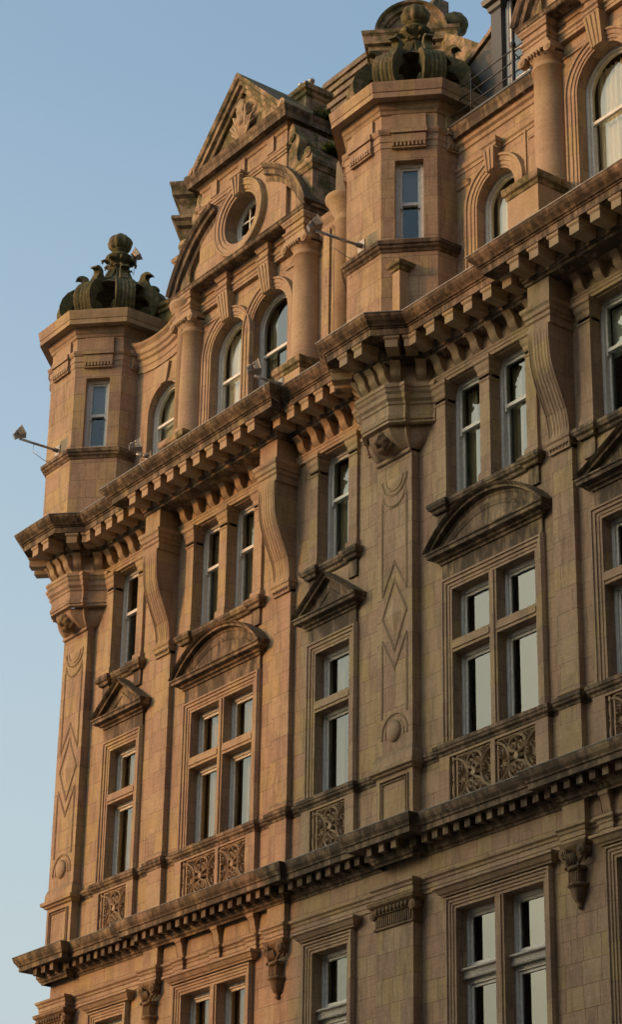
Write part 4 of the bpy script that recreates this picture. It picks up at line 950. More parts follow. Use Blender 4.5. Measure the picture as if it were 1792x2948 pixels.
    mb = MB(); elev(mb, ci, [(0, -0.02), (0, 0.05), (0.05, 0.06), (0.06, 0.09), (0.14, 0.09), (0.15, 0.12), (0.24, 0.12), (0.26, 0.14), (0.30, 0.13), (0.33, 0.06), (0.34, 0)], yc, True); part(mb, 'window_surround', M_MLD)
    window(cx, yc+0.28, zc2, 1.2, 1.2, 'round', r=0.60)
    mb = MB()
    for j in range(5):
        a0 = -0.17+0.34*j/5; a1 = a0+0.34/5; d = 0.15 if j % 2 else 0.19; zb2, zt = 28.93, 29.36
        V = [(cx+a0*0.6, yc-d, zb2), (cx+a1*0.6, yc-d, zb2), (cx+a1, yc-d-0.04, zt), (cx+a0, yc-d-0.04, zt), (cx+a0*0.6, yc, zb2), (cx+a1*0.6, yc, zb2), (cx+a1, yc, zt), (cx+a0, yc, zt)]
        mb.add(V, [(0, 1, 2, 3), (4, 5, 6, 7), (0, 4, 7, 3), (1, 5, 6, 2), (0, 1, 5, 4), (2, 3, 7, 6)])
    plan(mb, [(cx-0.19, yc), (cx-0.19, yc-0.2), (cx+0.19, yc-0.2), (cx+0.19, yc)], [(0, 29.36), (0.04, 29.38), (0.05, 29.43), (0.0, 29.45)]); part(mb, 'keystone', M_SMO)
    # broken segmental pediment
    for s_ in (-1, 1):
        mb = MB(); th = [0.372+(1.235-0.372)*i/18 for i in range(19)]
        pth = [(cx+s_*R2*sin(t_), zc+R2*cos(t_)) for t_ in th]
        if s_ > 0: pth = pth[::-1]
        PR = [(-0.36, 0.0), (-0.36, 0.10), (-0.30, 0.12), (-0.24, 0.12), (-0.22, 0.22), (-0.12, 0.23), (-0.09, 0.29), (-0.02, 0.33), (0.0, 0.33), (0.0, -0.9)]
        elev(mb, pth, PR, y2)
        part(mb, 'broken_pediment', M_CRN)
    # string and frieze
    mb = MB(); pc = [(x0, yc+0.5), (x0, yc), (cx-0.24, yc)]; 
    for pc in ([(x0, yc+0.8), (x0, yc), (cx-0.24, yc)], [(cx+0.24, yc), (x1, yc), (x1, yc+0.8)]):
        plan(mb, pc, [(0, 29.22), (0.03, 29.23), (0.03, 29.28), (0.05, 29.29), (0.06, 29.35), (0.08, 29.37), (0.08, 29.40), (0.0, 29.42)], caps=True)
    for X in (cx-1.2, cx-0.12, cx+0.96): mb.box(X, X+0.24, yc-0.06, yc-0.001, 29.46, 29.86)
    pth = [(x0, yc+1.6), (x0, yc), (x1, yc), (x1, yc+1.6)]
    plan(mb, pth, [(0, 29.80), (0.03, 29.82), (0.05, 29.90), (0.10, 29.93), (0.10, 29.97)]); part(mb, 'frieze', M_MLD)
    mb = MB(); plan(mb, pth, [(-0.2, 29.965), (0.24, 29.97), (0.25, 29.95), (0.26, 30.06), (0.30, 30.12), (0.33, 30.19), (0.0, 30.22), (-0.6, 30.24)]); part(mb, 'cornice', M_CRN)
    # triangular top with sculpted thistle-like relief
    mb = MB(); hw = 1.86; zb3 = 30.2; ap = 32.05
    elev(mb, [(cx+hw, zb3), (cx, ap), (cx-hw, zb3)], [(-0.30, -0.3), (-0.30, 0.08), (-0.27, 0.10), (-0.20, 0.10), (-0.18, 0.18), (-0.10, 0.19), (-0.07, 0.24), (0.0, 0.27), (0.02, 0.27), (0.02, -1.2)], yc)
    prism(mb, [(cx-hw+0.2, zb3), (cx+hw-0.2, zb3), (cx, ap-0.2)], yc, yc+1.1)
    part(mb, 'gable_pediment', M_MOS2)
    mb = MB()
    for X in (cx-1.72, cx+1.72): prism(mb, arc(X, 30.33, 0.12, 0, 2*pi, 16)[:-1], yc-0.26, yc+0.3); prism(mb, arc(X, 30.33, 0.06, 0, 2*pi, 12)[:-1], yc-0.285, yc-0.25)
    part(mb, 'volute', M_SMO)
    mb = MB(); random.seed(5)
    for k in range(15):
        t_ = -1.25+2.5*k/14; L_ = 0.80 if k % 2 else 0.62
        bx_, bz_ = cx+0.02, 30.42
        p1 = (bx_+0.22*sin(t_), yc-0.09, bz_+0.28*cos(t_)); p2 = (bx_+L_*sin(t_)*0.55, yc-0.12, bz_+L_*cos(t_)+0.02); p3 = (bx_+L_*sin(t_)*0.72, yc-0.06, bz_+L_*cos(t_)*0.9+0.14)
        tube(mb, [(bx_, yc-0.05, bz_-0.08), p1, p2, p3], [0.025, 0.035, 0.04, 0.012], 6)
    for k in range(9):
        t_ = -0.7+1.4*k/8; tube(mb, [(cx, yc-0.1, 31.0), (cx+0.24*sin(t_), yc-0.15, 31.0+0.40*cos(t_))], [0.04, 0.02], 6)
    lathe(mb, cx, yc-0.05, [(0.05, 30.72), (0.14, 30.78), (0.15, 30.88), (0.10, 30.97)], 14)
    part(mb, 'carved_relief', M_SMO)
    # scroll buttresses and blocks
    for s_ in (-1, 1):
        yq = 0.08+dy
        mb = MB(); mb.box(min(cx+s_*1.99, cx+s_*2.57), max(cx+s_*1.99, cx+s_*2.57), yq, 1.4+dy, 27.45, 28.45)
        Xa, Xb = sorted((cx+s_*1.99, cx+s_*2.57))
        plan(mb, [(Xa, 1.4+dy), (Xa, yq), (Xb, yq), (Xb, 1.4+dy)], [(0, 28.34), (0.03, 28.36), (0.05, 28.44), (0.08, 28.47), (0.09, 28.56), (0.0, 28.60), (-0.29, 28.60)])
        part(mb, 'buttress_block', M_MOS2)
        mb = MB(); S_ = [(1.66, 29.74), (1.72, 29.86), (1.80, 29.88), (1.86, 29.78), (1.88, 29.62), (1.95, 29.54), (2.02, 29.46), (2.04, 29.34), (2.00, 29.16), (1.96, 29.0), (1.97, 28.88), (2.04, 28.80), (2.12, 28.80), (2.20, 28.90), (2.30, 28.98), (2.42, 28.97), (2.50, 28.88), (2.52, 28.60), (1.66, 28.60)]
        prism(mb, [(cx+s_*x, z) for x, z in S_], yc+0.02, 1.3+dy)
        for (vx, vz, vr) in ((1.80, 29.50, 0.10), (2.38, 28.84, 0.12)):
            for q in range(3): prism(mb, arc(cx+s_*vx, vz, vr-0.045*q, 0, 2*pi, 16)[:-1], yc-0.02-0.015*q, yc+0.03)
        part(mb, 'scroll_buttress', M_MOS2)
gable(6.71, 0.0, '1'); gable(18.85, -0.42, '2')

# ------------------------------------------------------------------ attic links
# left link (far turret to gable)
mb = MB(); wallarch(mb, 2.40, 4.45, 22.6, 26.20, 3.62, 0.62, 25.08, 23.4, 0.25, 0.25); mb.build('wall', M_ASH, B0)
window(3.62, 0.40, 23.4, 1.24, 2.30, 'arch', 0.62, r=0.62, dress='pale')
mb = MB(); elev(mb, [(4.24, 23.4), (4.24, 25.08)]+arc(3.62, 25.08, 0.62, 0.05, pi-0.05, 20)+[(3.0, 25.08), (3.0, 23.4)], [(0, 0), (0, 0.02), (0.06, 0.02), (0.07, 0)], 0.25); mb.build('window_surround', M_MLD, B0)
mb = MB(); prism(mb, [(3.50, 25.69), (3.74, 25.69), (3.84, 26.16), (3.40, 26.16)], 0.19, 0.25); mb.build('keystone', M_SMO, B0)
# swooping parapet moulding
lowc = [(2.2, 27.24), (2.46, 27.10), (2.7, 27.00), (2.95, 26.935), (3.25, 26.895), (3.55, 26.88), (3.85, 26.90), (4.1, 26.96), (4.45, 27.10)]
mb = MB(); prism(mb, [(2.3, 26.201)]+[(x, z-0.02) for x, z in lowc[1:]]+[(4.45, 26.201)], 0.25, 0.55); mb.build('wall', M_ASH, B0)
mb = MB(); elev(mb, lowc[::-1], [(-0.66, 0.0), (-0.66, 0.03), (-0.52, 0.04), (-0.50, 0.06), (-0.38, 0.07), (-0.34, 0.12), (-0.26, 0.13), (-0.22, 0.17), (-0.12, 0.18), (-0.05, 0.24), (0.0, 0.26), (0.02, 0.24), (0.03, -0.3)], 0.25); mb.build('parapet_moulding', M_MLD, B0)
topc = [(1.9, 28.46), (2.3, 28.36), (2.7, 28.28), (3.1, 28.24), (3.6, 28.26), (4.2, 28.38), (4.5, 28.5)]
mb = MB(); prism(mb, [(1.9, 27.0)]+[(x, z-0.03) for x, z in topc]+[(4.5, 27.0)], 0.75, 1.1); mb.quad((2.4, 0.5, 26.95), (4.5, 0.5, 26.95), (4.5, 0.76, 27.1), (2.4, 0.76, 27.1))
elev(mb, topc[::-1], [(-0.20, 0.0), (-0.18, 0.05), (-0.10, 0.07), (-0.07, 0.12), (0.0, 0.15), (0.03, 0.13), (0.04, -0.4)], 0.75); mb.build('parapet', M_MOS, B0)
# slim engaged columns at the links
for (X, Yc_, zt, r_) in ((4.47, 0.24, 27.22, 0.22), (10.19, 0.30, 27.15, 0.24)):
    mb = MB(); lathe(mb, X, Yc_, [(r_, 22.62), (r_, zt-0.55), (r_+0.02, zt-0.53), (r_+0.02, zt-0.48), (r_, zt-0.46), (r_+0.02, zt-0.36), (r_+0.08, zt-0.26), (r_+0.09, zt-0.2), (r_+0.14, zt-0.12), (r_+0.20, zt-0.03), (r_+0.21, zt+0.04), (r_, zt+0.08), (r_-0.02, zt+0.9)], 28); mb.build('column', M_SMO, B0)
mb = MB(); wallgrid(mb, 8.9, 11.3, 22.6, 27.2, [], 0.42, 0.2); mb.box(9.42, 9.80, 0.28, 0.42, 22.6, 27.0); mb.box(9.52, 9.70, 0.23, 0.28, 22.6, 26.9); mb.build('wall', M_ASH, B0)
mb = MB(); plan(mb, [(9.2, 0.40), (9.40, 0.40), (9.40, 0.27), (9.82, 0.27), (9.82, 0.40), (11.3, 0.40)], [(0, 26.7), (0.04, 26.75), (0.06, 26.85), (0.12, 26.95), (0.14, 27.05), (0.0, 27.1)]); mb.build('cornice', M_MLD, B0)
# right link (near turret to right gable)
LY = 0.30
mb = MB(); wallarch(mb, 13.3, 16.6, 22.6, 26.8, 14.80, 0.54, 24.98, 23.3, LY, 0.30); mb.build('wall', M_ASH, B0)
window(14.80, LY+0.18, 23.3, 1.08, 2.22, 'arch', 0.42, r=0.54, dress='net')
mb = MB(); elev(mb, [(15.34, 23.2), (15.34, 24.98)]+arc(14.80, 24.98, 0.54, 0.06, pi-0.06, 22)+[(14.26, 24.98), (14.26, 23.2)], [(0, 0), (0, 0.03), (0.05, 0.03), (0.055, 0.05), (0.13, 0.05), (0.135, 0.07), (0.22, 0.07), (0.235, 0.10), (0.28, 0.10), (0.31, 0)], LY); mb.build('window_surround', M_MLD, B0)
mb = MB()
for j in range(5):
    a0 = -0.15+0.30*j/5; a1 = a0+0.06; d = 0.15 if j % 2 else 0.17; X = 14.80
    V = [(X+a0*0.7, LY-d, 25.48), (X+a1*0.7, LY-d, 25.48), (X+a1, LY-d-0.03, 25.93), (X+a0, LY-d-0.03, 25.93), (X+a0*0.7, LY, 25.48), (X+a1*0.7, LY, 25.48), (X+a1, LY, 25.93), (X+a0, LY, 25.93)]
    mb.add(V, [(0, 1, 2, 3), (4, 5, 6, 7), (0, 4, 7, 3), (1, 5, 6, 2), (0, 1, 5, 4), (2, 3, 7, 6)])
mb.build('keystone', M_SMO, B0)
mb = MB(); plan(mb, [(13.5, LY), (14.62, LY), (14.62, LY-0.16), (14.98, LY-0.16), (14.98, LY), (16.6, LY)], [(0, 25.93), (0.02, 25.94), (0.02, 26.0), (0.05, 26.03), (0.06, 26.10), (0.0, 26.11)])
plan(mb, [(13.5, LY), (14.05, LY)], [(0, 25.60), (0.03, 25.62), (0.04, 25.68), (0.07, 25.72), (0.0, 25.75)], caps=True)
plan(mb, [(15.75, LY), (16.5, LY)], [(0, 25.72), (0.02, 25.73), (0.02, 25.76), (0.0, 25.77)], caps=True)
mb.box(15.62, 15.66, LY-0.03, LY, 24.2, 26.0); mb.box(15.95, 15.99, LY-0.03, LY, 24.2, 26.0)
plan(mb, [(13.3, LY), (16.6, LY)], [(0, 26.42), (0.03, 26.44), (0.04, 26.52), (0.09, 26.56), (0.10, 26.64), (0.13, 26.65)]); mb.build('architrave', M_MLD, B0)
mb = MB(); plan(mb, [(13.42, LY+0.6), (13.42, LY), (16.62, LY)], [(0.12, 26.645), (0.20, 26.66), (0.21, 26.78), (0.24, 26.84), (0.26, 26.90), (-0.6, 26.93)], caps=True); mb.build('cornice', M_CRN, B0)
mb = MB(); plan(mb, [(13.42, LY+0.6), (13.42, LY), (16.62, LY)], [(0.262, 26.90), (0.275, 26.90), (0.275, 26.95), (-0.6, 26.985)], caps=True); mb.build('lead_flashing', M_IRON, B0)

# ------------------------------------------------------------------ roofs behind
mb = MB()
rows = 17
def roofpt(t_): return (1.3+1.75*t_, 28.0+5.80*t_)
pr = []
for i in range(rows):
    y0, z0 = roofpt(i/rows); y1, z1 = roofpt((i+1)/rows)
    pr += [(y0-0.06, z0), (y1, z1)]
V = []; XS = (5.6, 9.8)
for x in XS: V += [(x, y, z) for y, z in pr]+[(x, 3.4, 33.80), (x, 3.4, 28.0)]
m = len(pr)+2
mb.add(V, [(i, i+1, m+i+1, m+i) for i in range(m-1)]+[tuple(range(m)), tuple(range(m, 2*m))]); mb.build('roof', M_ROOF, B0, label='steep stone roof in stepped courses')
mb = MB(); V = [(0.9, 0.9, 27.0), (5.7, 0.9, 27.0), (5.7, 4.5, 30.5), (0.9, 4.5, 30.5), (0.9, 6, 27), (5.7, 6, 27)]; mb.add(V, [(0, 1, 2, 3), (2, 3, 4, 5), (0, 3, 4), (1, 2, 5)]) 
mb.box(0.9, XR, 1.6, 6, 22.7, 27.0); mb.build('roof', M_SLATE, B0)
mb = MB(); prism(mb, [(9.79, 28.0), (9.79, 32.8), (10.93, 31.93), (11.62, 31.33), (11.95, 30.4), (11.95, 28.0)], 2.75, 3.3); mb.build('roof', M_MOS2, B0)
# gable back roof
mb = MB()
for cx, dy in ((6.71, 0), (18.85, -0.42)):
    mb.add([(cx-1.8, 0.6+dy, 30.1), (cx, 0.6+dy, 31.95), (cx+1.8, 0.6+dy, 30.1), (cx-1.8, 2.6, 30.1), (cx, 2.4, 31.95), (cx+1.8, 2.6, 30.1)], [(0, 1, 4, 3), (1, 2, 5, 4), (3, 4, 5)])
    mb.box(cx-1.8, cx+1.8, 1.0, 2.6, 27.4, 30.1)
mb.build('roof', M_MOS2, B0)
# chimney
mb = MB(); mb.box(6.80, 7.42, 1.22, 1.80, 30.6, 31.9)
plan(mb, [(6.80, 1.80), (6.80, 1.22), (7.42, 1.22), (7.42, 1.80), (6.80, 1.80)], [(0, 31.68), (0.04, 31.72), (0.05, 31.80), (0.10, 31.84), (0.11, 31.95), (0.05, 32.02), (-0.2, 32.04)])
ch = mb.build('chimney', M_MOS2, B0)
fb = MB(); lathe(fb, 0, 0, [(0.06, 0), (0.06, 0.22), (0.075, 0.23), (0.075, 0.27), (0.055, 0.28)], 12); fm = fb.mesh('flue'); fm.materials.append(M_ALU)
for x, y in ((6.98, 1.40), (7.12, 1.44), (7.26, 1.48)): link('flue', fm, ch, (x, y, 32.02))
# diagonal stone dormer behind the near turret
DX, DY = (9.145+10.61)/2, (1.5+2.97)/2; s2 = 0.70710678
nn = Vector((s2, -s2, 0)); tt = Vector((s2, s2, 0)); c0 = Vector((DX, DY, 0))
def dpt(x, d, z): p = c0+tt*x+nn*d; return (p.x, p.y, z)
def rot45(mb, src): mb.add([dpt(v[0], -v[1], v[2]) for v in src.v], src.f)
src = MB(); plan(src, [(-0.80, 1.5), (-0.80, 0.2), (0.80, 0.2), (0.80, 1.5)], [(0, 29.5), (0, 31.55), (0.05, 31.6), (0.06, 31.75), (0.10, 31.8), (0.10, 32.0), (0.14, 32.05), (0.14, 32.15), (0.22, 32.18), (0.23, 32.36), (0.27, 32.42), (0.28, 32.5), (0.0, 32.54), (-0.6, 32.56)])
src.box(-0.78, -0.42, 0.12, 0.2, 30.6, 31.5); src.box(0.42, 0.78, 0.12, 0.2, 30.6, 31.5); src.box(-0.74, -0.46, 0.10, 0.12, 31.1, 31.4); src.box(0.46, 0.74, 0.10, 0.12, 31.1, 31.4)
A_ = arc(0, 32.5, 0.80, 0, pi, 24)
elev(src, A_, [(-0.26, -0.2), (-0.26, 0.02), (-0.20, 0.03), (-0.18, 0.10), (-0.08, 0.11), (-0.05, 0.17), (0, 0.19), (0, -1.0)], 0.2)
prism(src, arc(0, 32.5, 0.6, 0, pi, 20), 0.22, 1.2)
mb = MB(); rot45(mb, src); dm = mb.build('stone_dormer', M_MOS2, B0)
mb = MB(); p = c0+tt*0.92+nn*(-0.55); lathe(mb, p.x, p.y, [(0.12, 32.5), (0.15, 32.55), (0.12, 32.62)]+[(0.30*sin(pi*t_/12), 32.92-0.30*cos(pi*t_/12)) for t_ in range(2, 12)]+[(0.002, 33.22)], 32, 9, 0.14); mb.build('finial', M_MOS, dm)
c0 = Vector((1.39+0.74, 1.6+0.74, 0))
src = MB(); plan(src, [(-0.80, 1.5), (-0.80, 0.0), (0.9, 0.0), (0.9, 1.5)], [(0, 29.0), (0, 31.25), (0.10, 31.30), (0.13, 31.40), (0.20, 31.46), (0.20, 31.54), (0.03, 31.60), (0.03, 31.9), (0.08, 31.98), (0.10, 32.06), (0.20, 32.12), (0.22, 32.28), (0.26, 32.40), (0.27, 32.46), (0.0, 32.5), (0.0, 32.55), (-0.03, 32.75), (-0.12, 32.88), (-0.3, 32.92), (-0.6, 32.93)])
mb = MB(); rot45(mb, src); mb.build('stone_dormer', M_MOS2, B0)
# raking coping, slate cheek and black dormer window
mb = MB(); prism(mb, [(11.6, 27.0), (14.2, 27.0), (14.2, 29.75), (13.9, 29.42), (13.15, 29.08), (11.6, 28.35)], 1.05, 1.3); mb.build('dormer_cheek', M_SLATE, B0)
mb = MB(); elev(mb, [(14.2, 29.75), (13.9, 29.46), (13.15, 29.12), (11.6, 28.38)], [(0, -0.3), (0, 0.06), (0.10, 0.06), (0.12, -0.3)], 1.05); mb.build('coping', M_MOS2, B0)
mb = MB(); mb.box(14.10, 14.40, 0.86, 1.3, 27.0, 30.0); plan(mb, [(14.10, 1.3), (14.10, 0.86), (14.40, 0.86), (14.40, 1.3)], [(0, 29.75), (0.04, 29.8), (0.05, 29.9), (0.12, 29.95), (0.14, 30.06), (0, 30.08)]); mb.box(14.05, 17.0, 0.80, 1.3, 30.08, 30.3); mb.box(14.4, 16.2, 1.25, 1.3, 27.0, 30.08); mb.build('dormer', M_IRON, B0)
window(15.2, 0.98, 27.25, 1.6, 2.8, 'fixed')
mb = MB()
for x in (14.94, 15.47): mb.box(x-0.018, x+0.018, 1.01, 1.06, 27.35, 29.95)
for z in (28.0, 28.7, 29.4): mb.box(14.5, 15.9, 1.015, 1.055, z-0.018, z+0.018)
mb.build('glazing_bar', M_WHT, B0)
mb = MB(); mb.box(13.72, 14.02, 1.55, 2.4, 28.5, 31.6); plan(mb, [(13.72, 2.4), (13.72, 1.55), (14.02, 1.55), (14.02, 2.4)], [(0, 31.2), (0.06, 31.3), (0.06, 31.5), (0, 31.6)]); mb.build('chimney', M_MOS2, B0)

# ------------------------------------------------------------------ separate things
def thing(name, label, cat, loc=(0, 0, 0), group=None, rz=0):
    o = bpy.data.objects.new(name, None); COL.objects.link(o); o.location = loc; o['label'] = label; o['category'] = cat
    o.rotation_euler = (0, 0, rz)
    if group: o['group'] = group
    return o
# iron railing on the balcony
rt = thing('iron_railing', 'black iron railing with ball-topped posts on the balcony behind the near turret', 'railing', (13.3, 0.12, 26.93))
xs = [0.0, 1.03, 2.25, 3.2]
pm = MB(); lathe(pm, 0, 0, [(0.018, 0), (0.018, 0.90)], 8); lathe(pm, 0, 0, [(0.012, 0.88)]+[(0.035*sin(pi*t_/8), 0.925-0.035*cos(pi*t_/8)) for t_ in range(1, 8)], 10)
post = pm.mesh('post'); post.materials.append(M_IRON)
fp = MB(); lathe(fp, 0, 0, [(0.05, 0), (0.04, 0.04), (0.035, 0.5), (0.04, 0.55), (0.035, 0.6), (0.035, 0.85), (0.05, 0.87), (0.06, 0.90), (0.06, 0.95), (0.035, 1.0), (0.02, 1.02)], 12); fat = fp.mesh('post'); fat.materials.append(M_IRON)
for i, x in enumerate(xs): link('post', fat if i == 2 else post, rt, (x, 0, 0))
for z in (0.28, 0.55, 0.82):
    mb = MB(); tube(mb, [(-0.15, 0, z), (3.25, 0, z)], 0.014, 8); mb.build('rail', M_IRON, rt)
for x in (1.03, 2.25):
    mb = MB(); tube(mb, [(x, 0.02, 0.75), (x+0.35, 0.55, 0.05)], 0.012, 6); mb.build('stay', M_IRON, rt)
# floodlights
def flood(label, base, tip, aim=(0.5, 0.5, 0.7), sc=1.0, arm=True, hoff=(0, 0, 0.14)):
    t_ = thing('floodlight', label, 'floodlight', base, 'floodlights on the facade')
    d = Vector(tip)-Vector(base)
    if arm:
        mb = MB(); tube(mb, [(0, 0, 0), tuple(d)], 0.03, 8); mb.build('arm', M_ALU, t_)
        mb = MB(); n_ = d.normalized(); mb.box(-0.10, 0.10, -0.012, 0.012, -0.12, 0.12); tube(mb, [(0, 0, 0), tuple(n_*0.12)], 0.05, 8); mb.build('mounting_plate', M_LAMP, t_)
        s_ = n_.cross(Vector((0, 0, 1))).normalized()
        mb = MB(); tube(mb, [tuple(d*0.62+Vector((0, 0, -0.02))), tuple(d*0.64+Vector((0, 0, -0.22))), tuple(d*0.35+Vector((0, 0, -0.33))), tuple(d*0.02+Vector((0, 0, -0.38)))], 0.008, 5); mb.build('cable', M_ALU, t_)
    h = MB(); q = Vector(aim).to_track_quat('Z', 'Y').to_matrix().to_4x4(); q.translation = d+Vector(hoff)
    # tapered reflector housing, control box behind, hood
    P = []
    for (hx, hy, z) in ((0.09, 0.07, -0.08), (0.13, 0.10, -0.02), (0.17, 0.13, 0.10), (0.185, 0.145, 0.11), (0.185, 0.145, 0.13)): P.append([(-hx, -hy, z), (hx, -hy, z), (hx, hy, z), (-hx, hy, z)])
    q = q @ Matrix.Scale(0.78, 4); V = [q @ Vector(v) for r_ in P for v in r_]; h.add([tuple(v) for v in V], [(k*4+i, k*4+(i+1) % 4, (k+1)*4+(i+1) % 4, (k+1)*4+i) for k in range(4) for i in range(4)]+[(0, 1, 2, 3)])
    b = MB(); b.box(-0.08, 0.08, -0.10, 0.03, -0.21, -0.085); h.add([tuple(q @ Vector(v)) for v in b.v], b.f)
    for k in range(5):
        b = MB(); b.box(-0.12, 0.12, -0.09+0.04*k, -0.085+0.04*k, -0.10, 0.0); h.add([tuple(q @ Vector(v)) for v in b.v], b.f)
    hd = h.build('lamp_head', M_LAMP, t_)
    g = MB(); g.add([tuple(q @ Vector(v)) for v in ((-0.16, -0.12, 0.125), (0.16, -0.12, 0.125), (0.16, 0.12, 0.125), (-0.16, 0.12, 0.125))], [(0, 1, 2, 3)]); g.build('lens', M_ALU, hd)
    u = MB(); tube(u, [tuple(q @ Vector(v)) for v in ((-0.20, 0, 0.0), (-0.20, 0, -0.16), (0.20, 0, -0.16), (0.20, 0, 0.0))], 0.012, 6); u.build('stirrup', M_ALU, t_)
flood('floodlight on a long arm reaching left from the front of the far left turret', (1.15, -0.96, 24.60), (0.93, -1.83, 24.72), (0.4, 0.75, 0.5))
flood('floodlight on a long arm in front of the near right turret', (12.33, -0.96, 24.60), (12.13, -1.92, 24.68), (0.4, 0.75, 0.5))
flood('floodlight on the cornice edge below the small arched window', (5.50, -1.24, 22.70), (5.36, -1.46, 22.74), (0.5, 0.8, 0.2), hoff=(0, 0, 0.2))
flood('floodlight on the cornice edge below the pair of arched gable windows', (9.80, -0.98, 22.68), (9.66, -1.50, 22.76), (0.5, 0.8, 0.3), hoff=(0, 0, 0.18))
flood('floodlight fixed behind the finial of the far left turret crown', (1.40, 0.62, 30.0), (1.45, 0.62, 30.14), (0.6, 0.6, 0.6), hoff=(0, 0, 0.0))
# pigeon sitting on the turret cornice
bm = bmesh.new(); me = bpy.data.meshes.new('pigeon'); V = [(-0.16, 0, 0.05, .012), (-0.08, 0, 0.07, .03), (0, 0, 0.09, .055), (0.07, 0, 0.11, .05), (0.10, 0, 0.16, .026), (0.115, 0, 0.19, .028), (0.15, 0, 0.185, .006)]
for v in V: bm.verts.new(v[:3])
bm.verts.ensure_lookup_table()
for i in range(len(V)-1): bm.edges.new((bm.verts[i], bm.verts[i+1]))
for s_ in (1, -1):
    f = bm.verts.new((0.01, 0.02*s_, -0.01)); bm.verts.ensure_lookup_table(); bm.edges.new((bm.verts[2], f))
bm.to_mesh(me); bm.free()
pg = link('pigeon', me, None, (12.10, -1.0, 27.87), radians(200)); pg['label'] = 'grey pigeon sitting on the cornice edge beside the crown of the near turret'; pg['category'] = 'pigeon'
me.materials.append(M_BIRD)
sk = pg.modifiers.new('Skin', 'SKIN'); pg.modifiers.new('Sub', 'SUBSURF').levels = 2
for i, dv in enumerate(me.skin_vertices[0].data):
    r_ = V[i][3] if i < len(V) else 0.008; dv.radius = (r_, r_*0.95)
# tufts of weeds growing on ledges
def tuft(label, c, rad, n, h, seed):
    random.seed(seed); mb = MB()
    for i in range(n):
        a = random.uniform(0, 2*pi); r_ = rad*sqrt(random.random()); x, y = c[0]+r_*cos(a)*1.5, c[1]+r_*sin(a); z = c[2]
        for k in range(4):
            b = random.uniform(0, 2*pi); L_ = h*random.uniform(0.4, 1.1); w_ = 0.012+0.02*random.random(); d = Vector((cos(b), sin(b), random.uniform(0.5, 2.2))).normalized()*L_; s_ = d.cross(Vector((0, 0, 1))).normalized()*w_; p = Vector((x, y, z))
            mb.add([tuple(p), tuple(p+d*0.6+s_), tuple(p+d), tuple(p+d*0.6-s_)], [(0, 1, 2, 3)])
    o = mb.build('weeds', M_PLANT); o['label'] = label; o['category'] = 'weeds'
tuft('green weeds growing thick on the ledge right of the left gable', (9.05, 0.75, 29.0), 0.28, 260, 0.22, 1)
tuft('green weeds growing at the foot of the chimney behind the left gable', (8.25, 1.0, 30.30), 0.32, 260, 0.22, 2)
tuft('small weeds on the scroll beside the left gable', (8.92, 0.25, 28.88), 0.12, 60, 0.10, 3)
tuft('moss and weeds hanging in the stone roof behind the left gable', (9.3, 1.75, 29.4), 0.35, 120, 0.15, 4)

# ------------------------------------------------------------------ street and surroundings
def st(name, mb, mat): o = mb.build(name, mat); o['kind'] = 'structure'; return o
mb = MB(); mb.quad((-800, -800, 0), (800, -800, 0), (800, 800, 0), (-800, 800, 0)); st('ground', mb, M_PAVE)
mb = MB(); mb.box(-200, 200, -4.0, -0.05, 0.004, 0.13); mb.box(-200, 200, -39.7, -20.5, 0.004, 0.13); st('pavement', mb, M_PAVE)
mb = MB(); mb.quad((-200, -20.5, 0.004), (200, -20.5, 0.004), (200, -4.0, 0.004), (-200, -4.0, 0.004)); st('road', mb, M_ASPH)
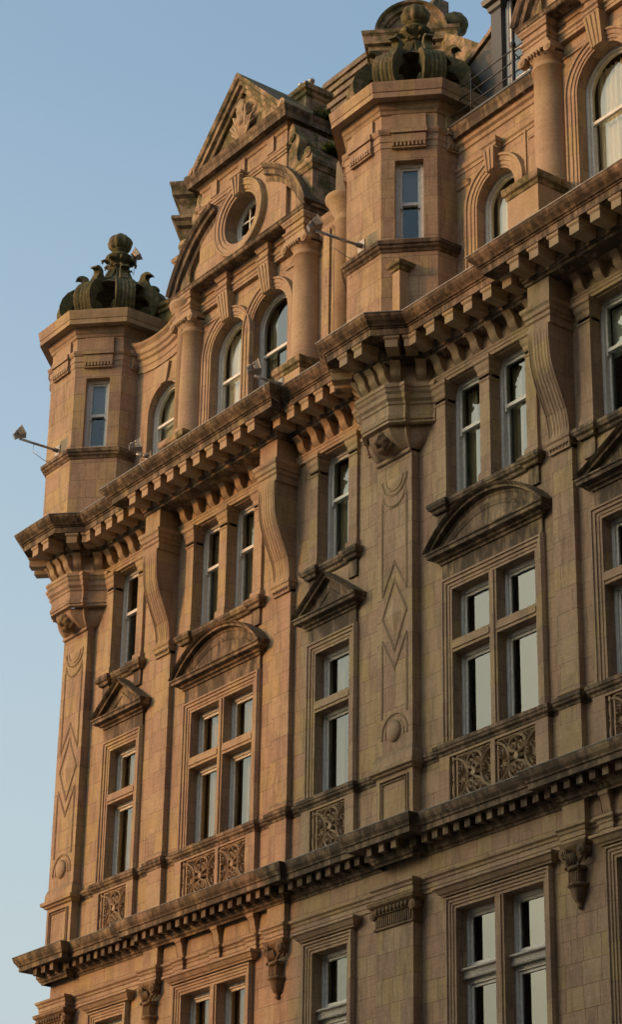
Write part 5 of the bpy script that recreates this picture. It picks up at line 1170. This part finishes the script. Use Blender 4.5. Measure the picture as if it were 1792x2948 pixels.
# tall block across the street whose shadow lies on the lower right of the facade
ob = thing('office_block', 'tall stone office block across the street that shades the lower facade', 'building')
BX, BY, BZ = -11.9, -39.7, 30.9
mb = MB(); wo_ = [(BX+2+3.2*i, BX+3.4+3.2*i, 1.5+4.1*j, 4.0+4.1*j) for i in range(22) for j in range(7)]
mb.box(BX+2.6, BX+74, BY-14, BY-0.4, BZ, BZ+0.75)
src = MB(); wallgrid(src, BX, BX+74, 0, BZ, [(a, b, c, d) for a, b, c, d in wo_], 0, 0.3)
mb.add([(v[0], BY-v[1], v[2]) for v in src.v], src.f)
mb.box(BX, BX+74, BY-16, BY-0.32, 0.0, BZ-0.01)
mb.build('wall', M_ASH, ob)
for i, (a, b, c, d) in enumerate(wo_[:90]): 
    g = MB(); g.quad((a, BY-0.2, c), (b, BY-0.2, c), (b, BY-0.2, d), (a, BY-0.2, d)); g.build('window', M_GLS, ob)

def block(name, label, x0, x1, y0, y1, h):
    o = thing(name, label, 'building'); mb = MB(); src = MB()
    n = int((y1-y0)/3.4); m = int((h-3)/4)
    wallgrid(src, y0, y1, 0, h, [(y0+1.2+3.4*i, y0+2.6+3.4*i, 1.5+4*j, 3.9+4*j) for i in range(n) for j in range(m)], 0, 0.3)
    mb.add([(x0+v[1], v[0], v[2]) for v in src.v], src.f); mb.box(x0+0.31, x1, y0, y1, 0, h-0.01); mb.build('wall', M_ASH, o)
    r_ = MB(); r_.box(x0-0.5, x1, y0-0.3, y1+0.3, h, h+0.8); r_.build('cornice', M_MLD, o)
block('sky_blocker_right', 'unseen stone block added on the right to cut sky light on right-facing stone', 47, 70, -62, 34, 44)  # added out of view to hold back sky light from the right
block('sky_blocker_front', 'unseen stone tower added behind the camera to cut sky light from the right front', 28, 46, -66, -36, 38)  # another unseen addition, blocks sky light from the right front
# the same terrace carries on to the right, outside the picture
mb = MB(); wallgrid(mb, XR+0.01, 46, 0, 27.0, [(XR+2+4.5*i, XR+4.2+4.5*i, 1.5+4.2*j, 4.3+4.2*j) for i in range(5) for j in range(6)], 0, 0.3); mb.box(XR+0.01, 46, 0.31, 6, 0, 27.0); mb.build('wall', M_ASH, B0)
mb = MB(); plan(mb, [(XR+0.01, -0.56), (46, -0.56)], C1, caps=True); mb.build('cornice', M_CRN, B0)
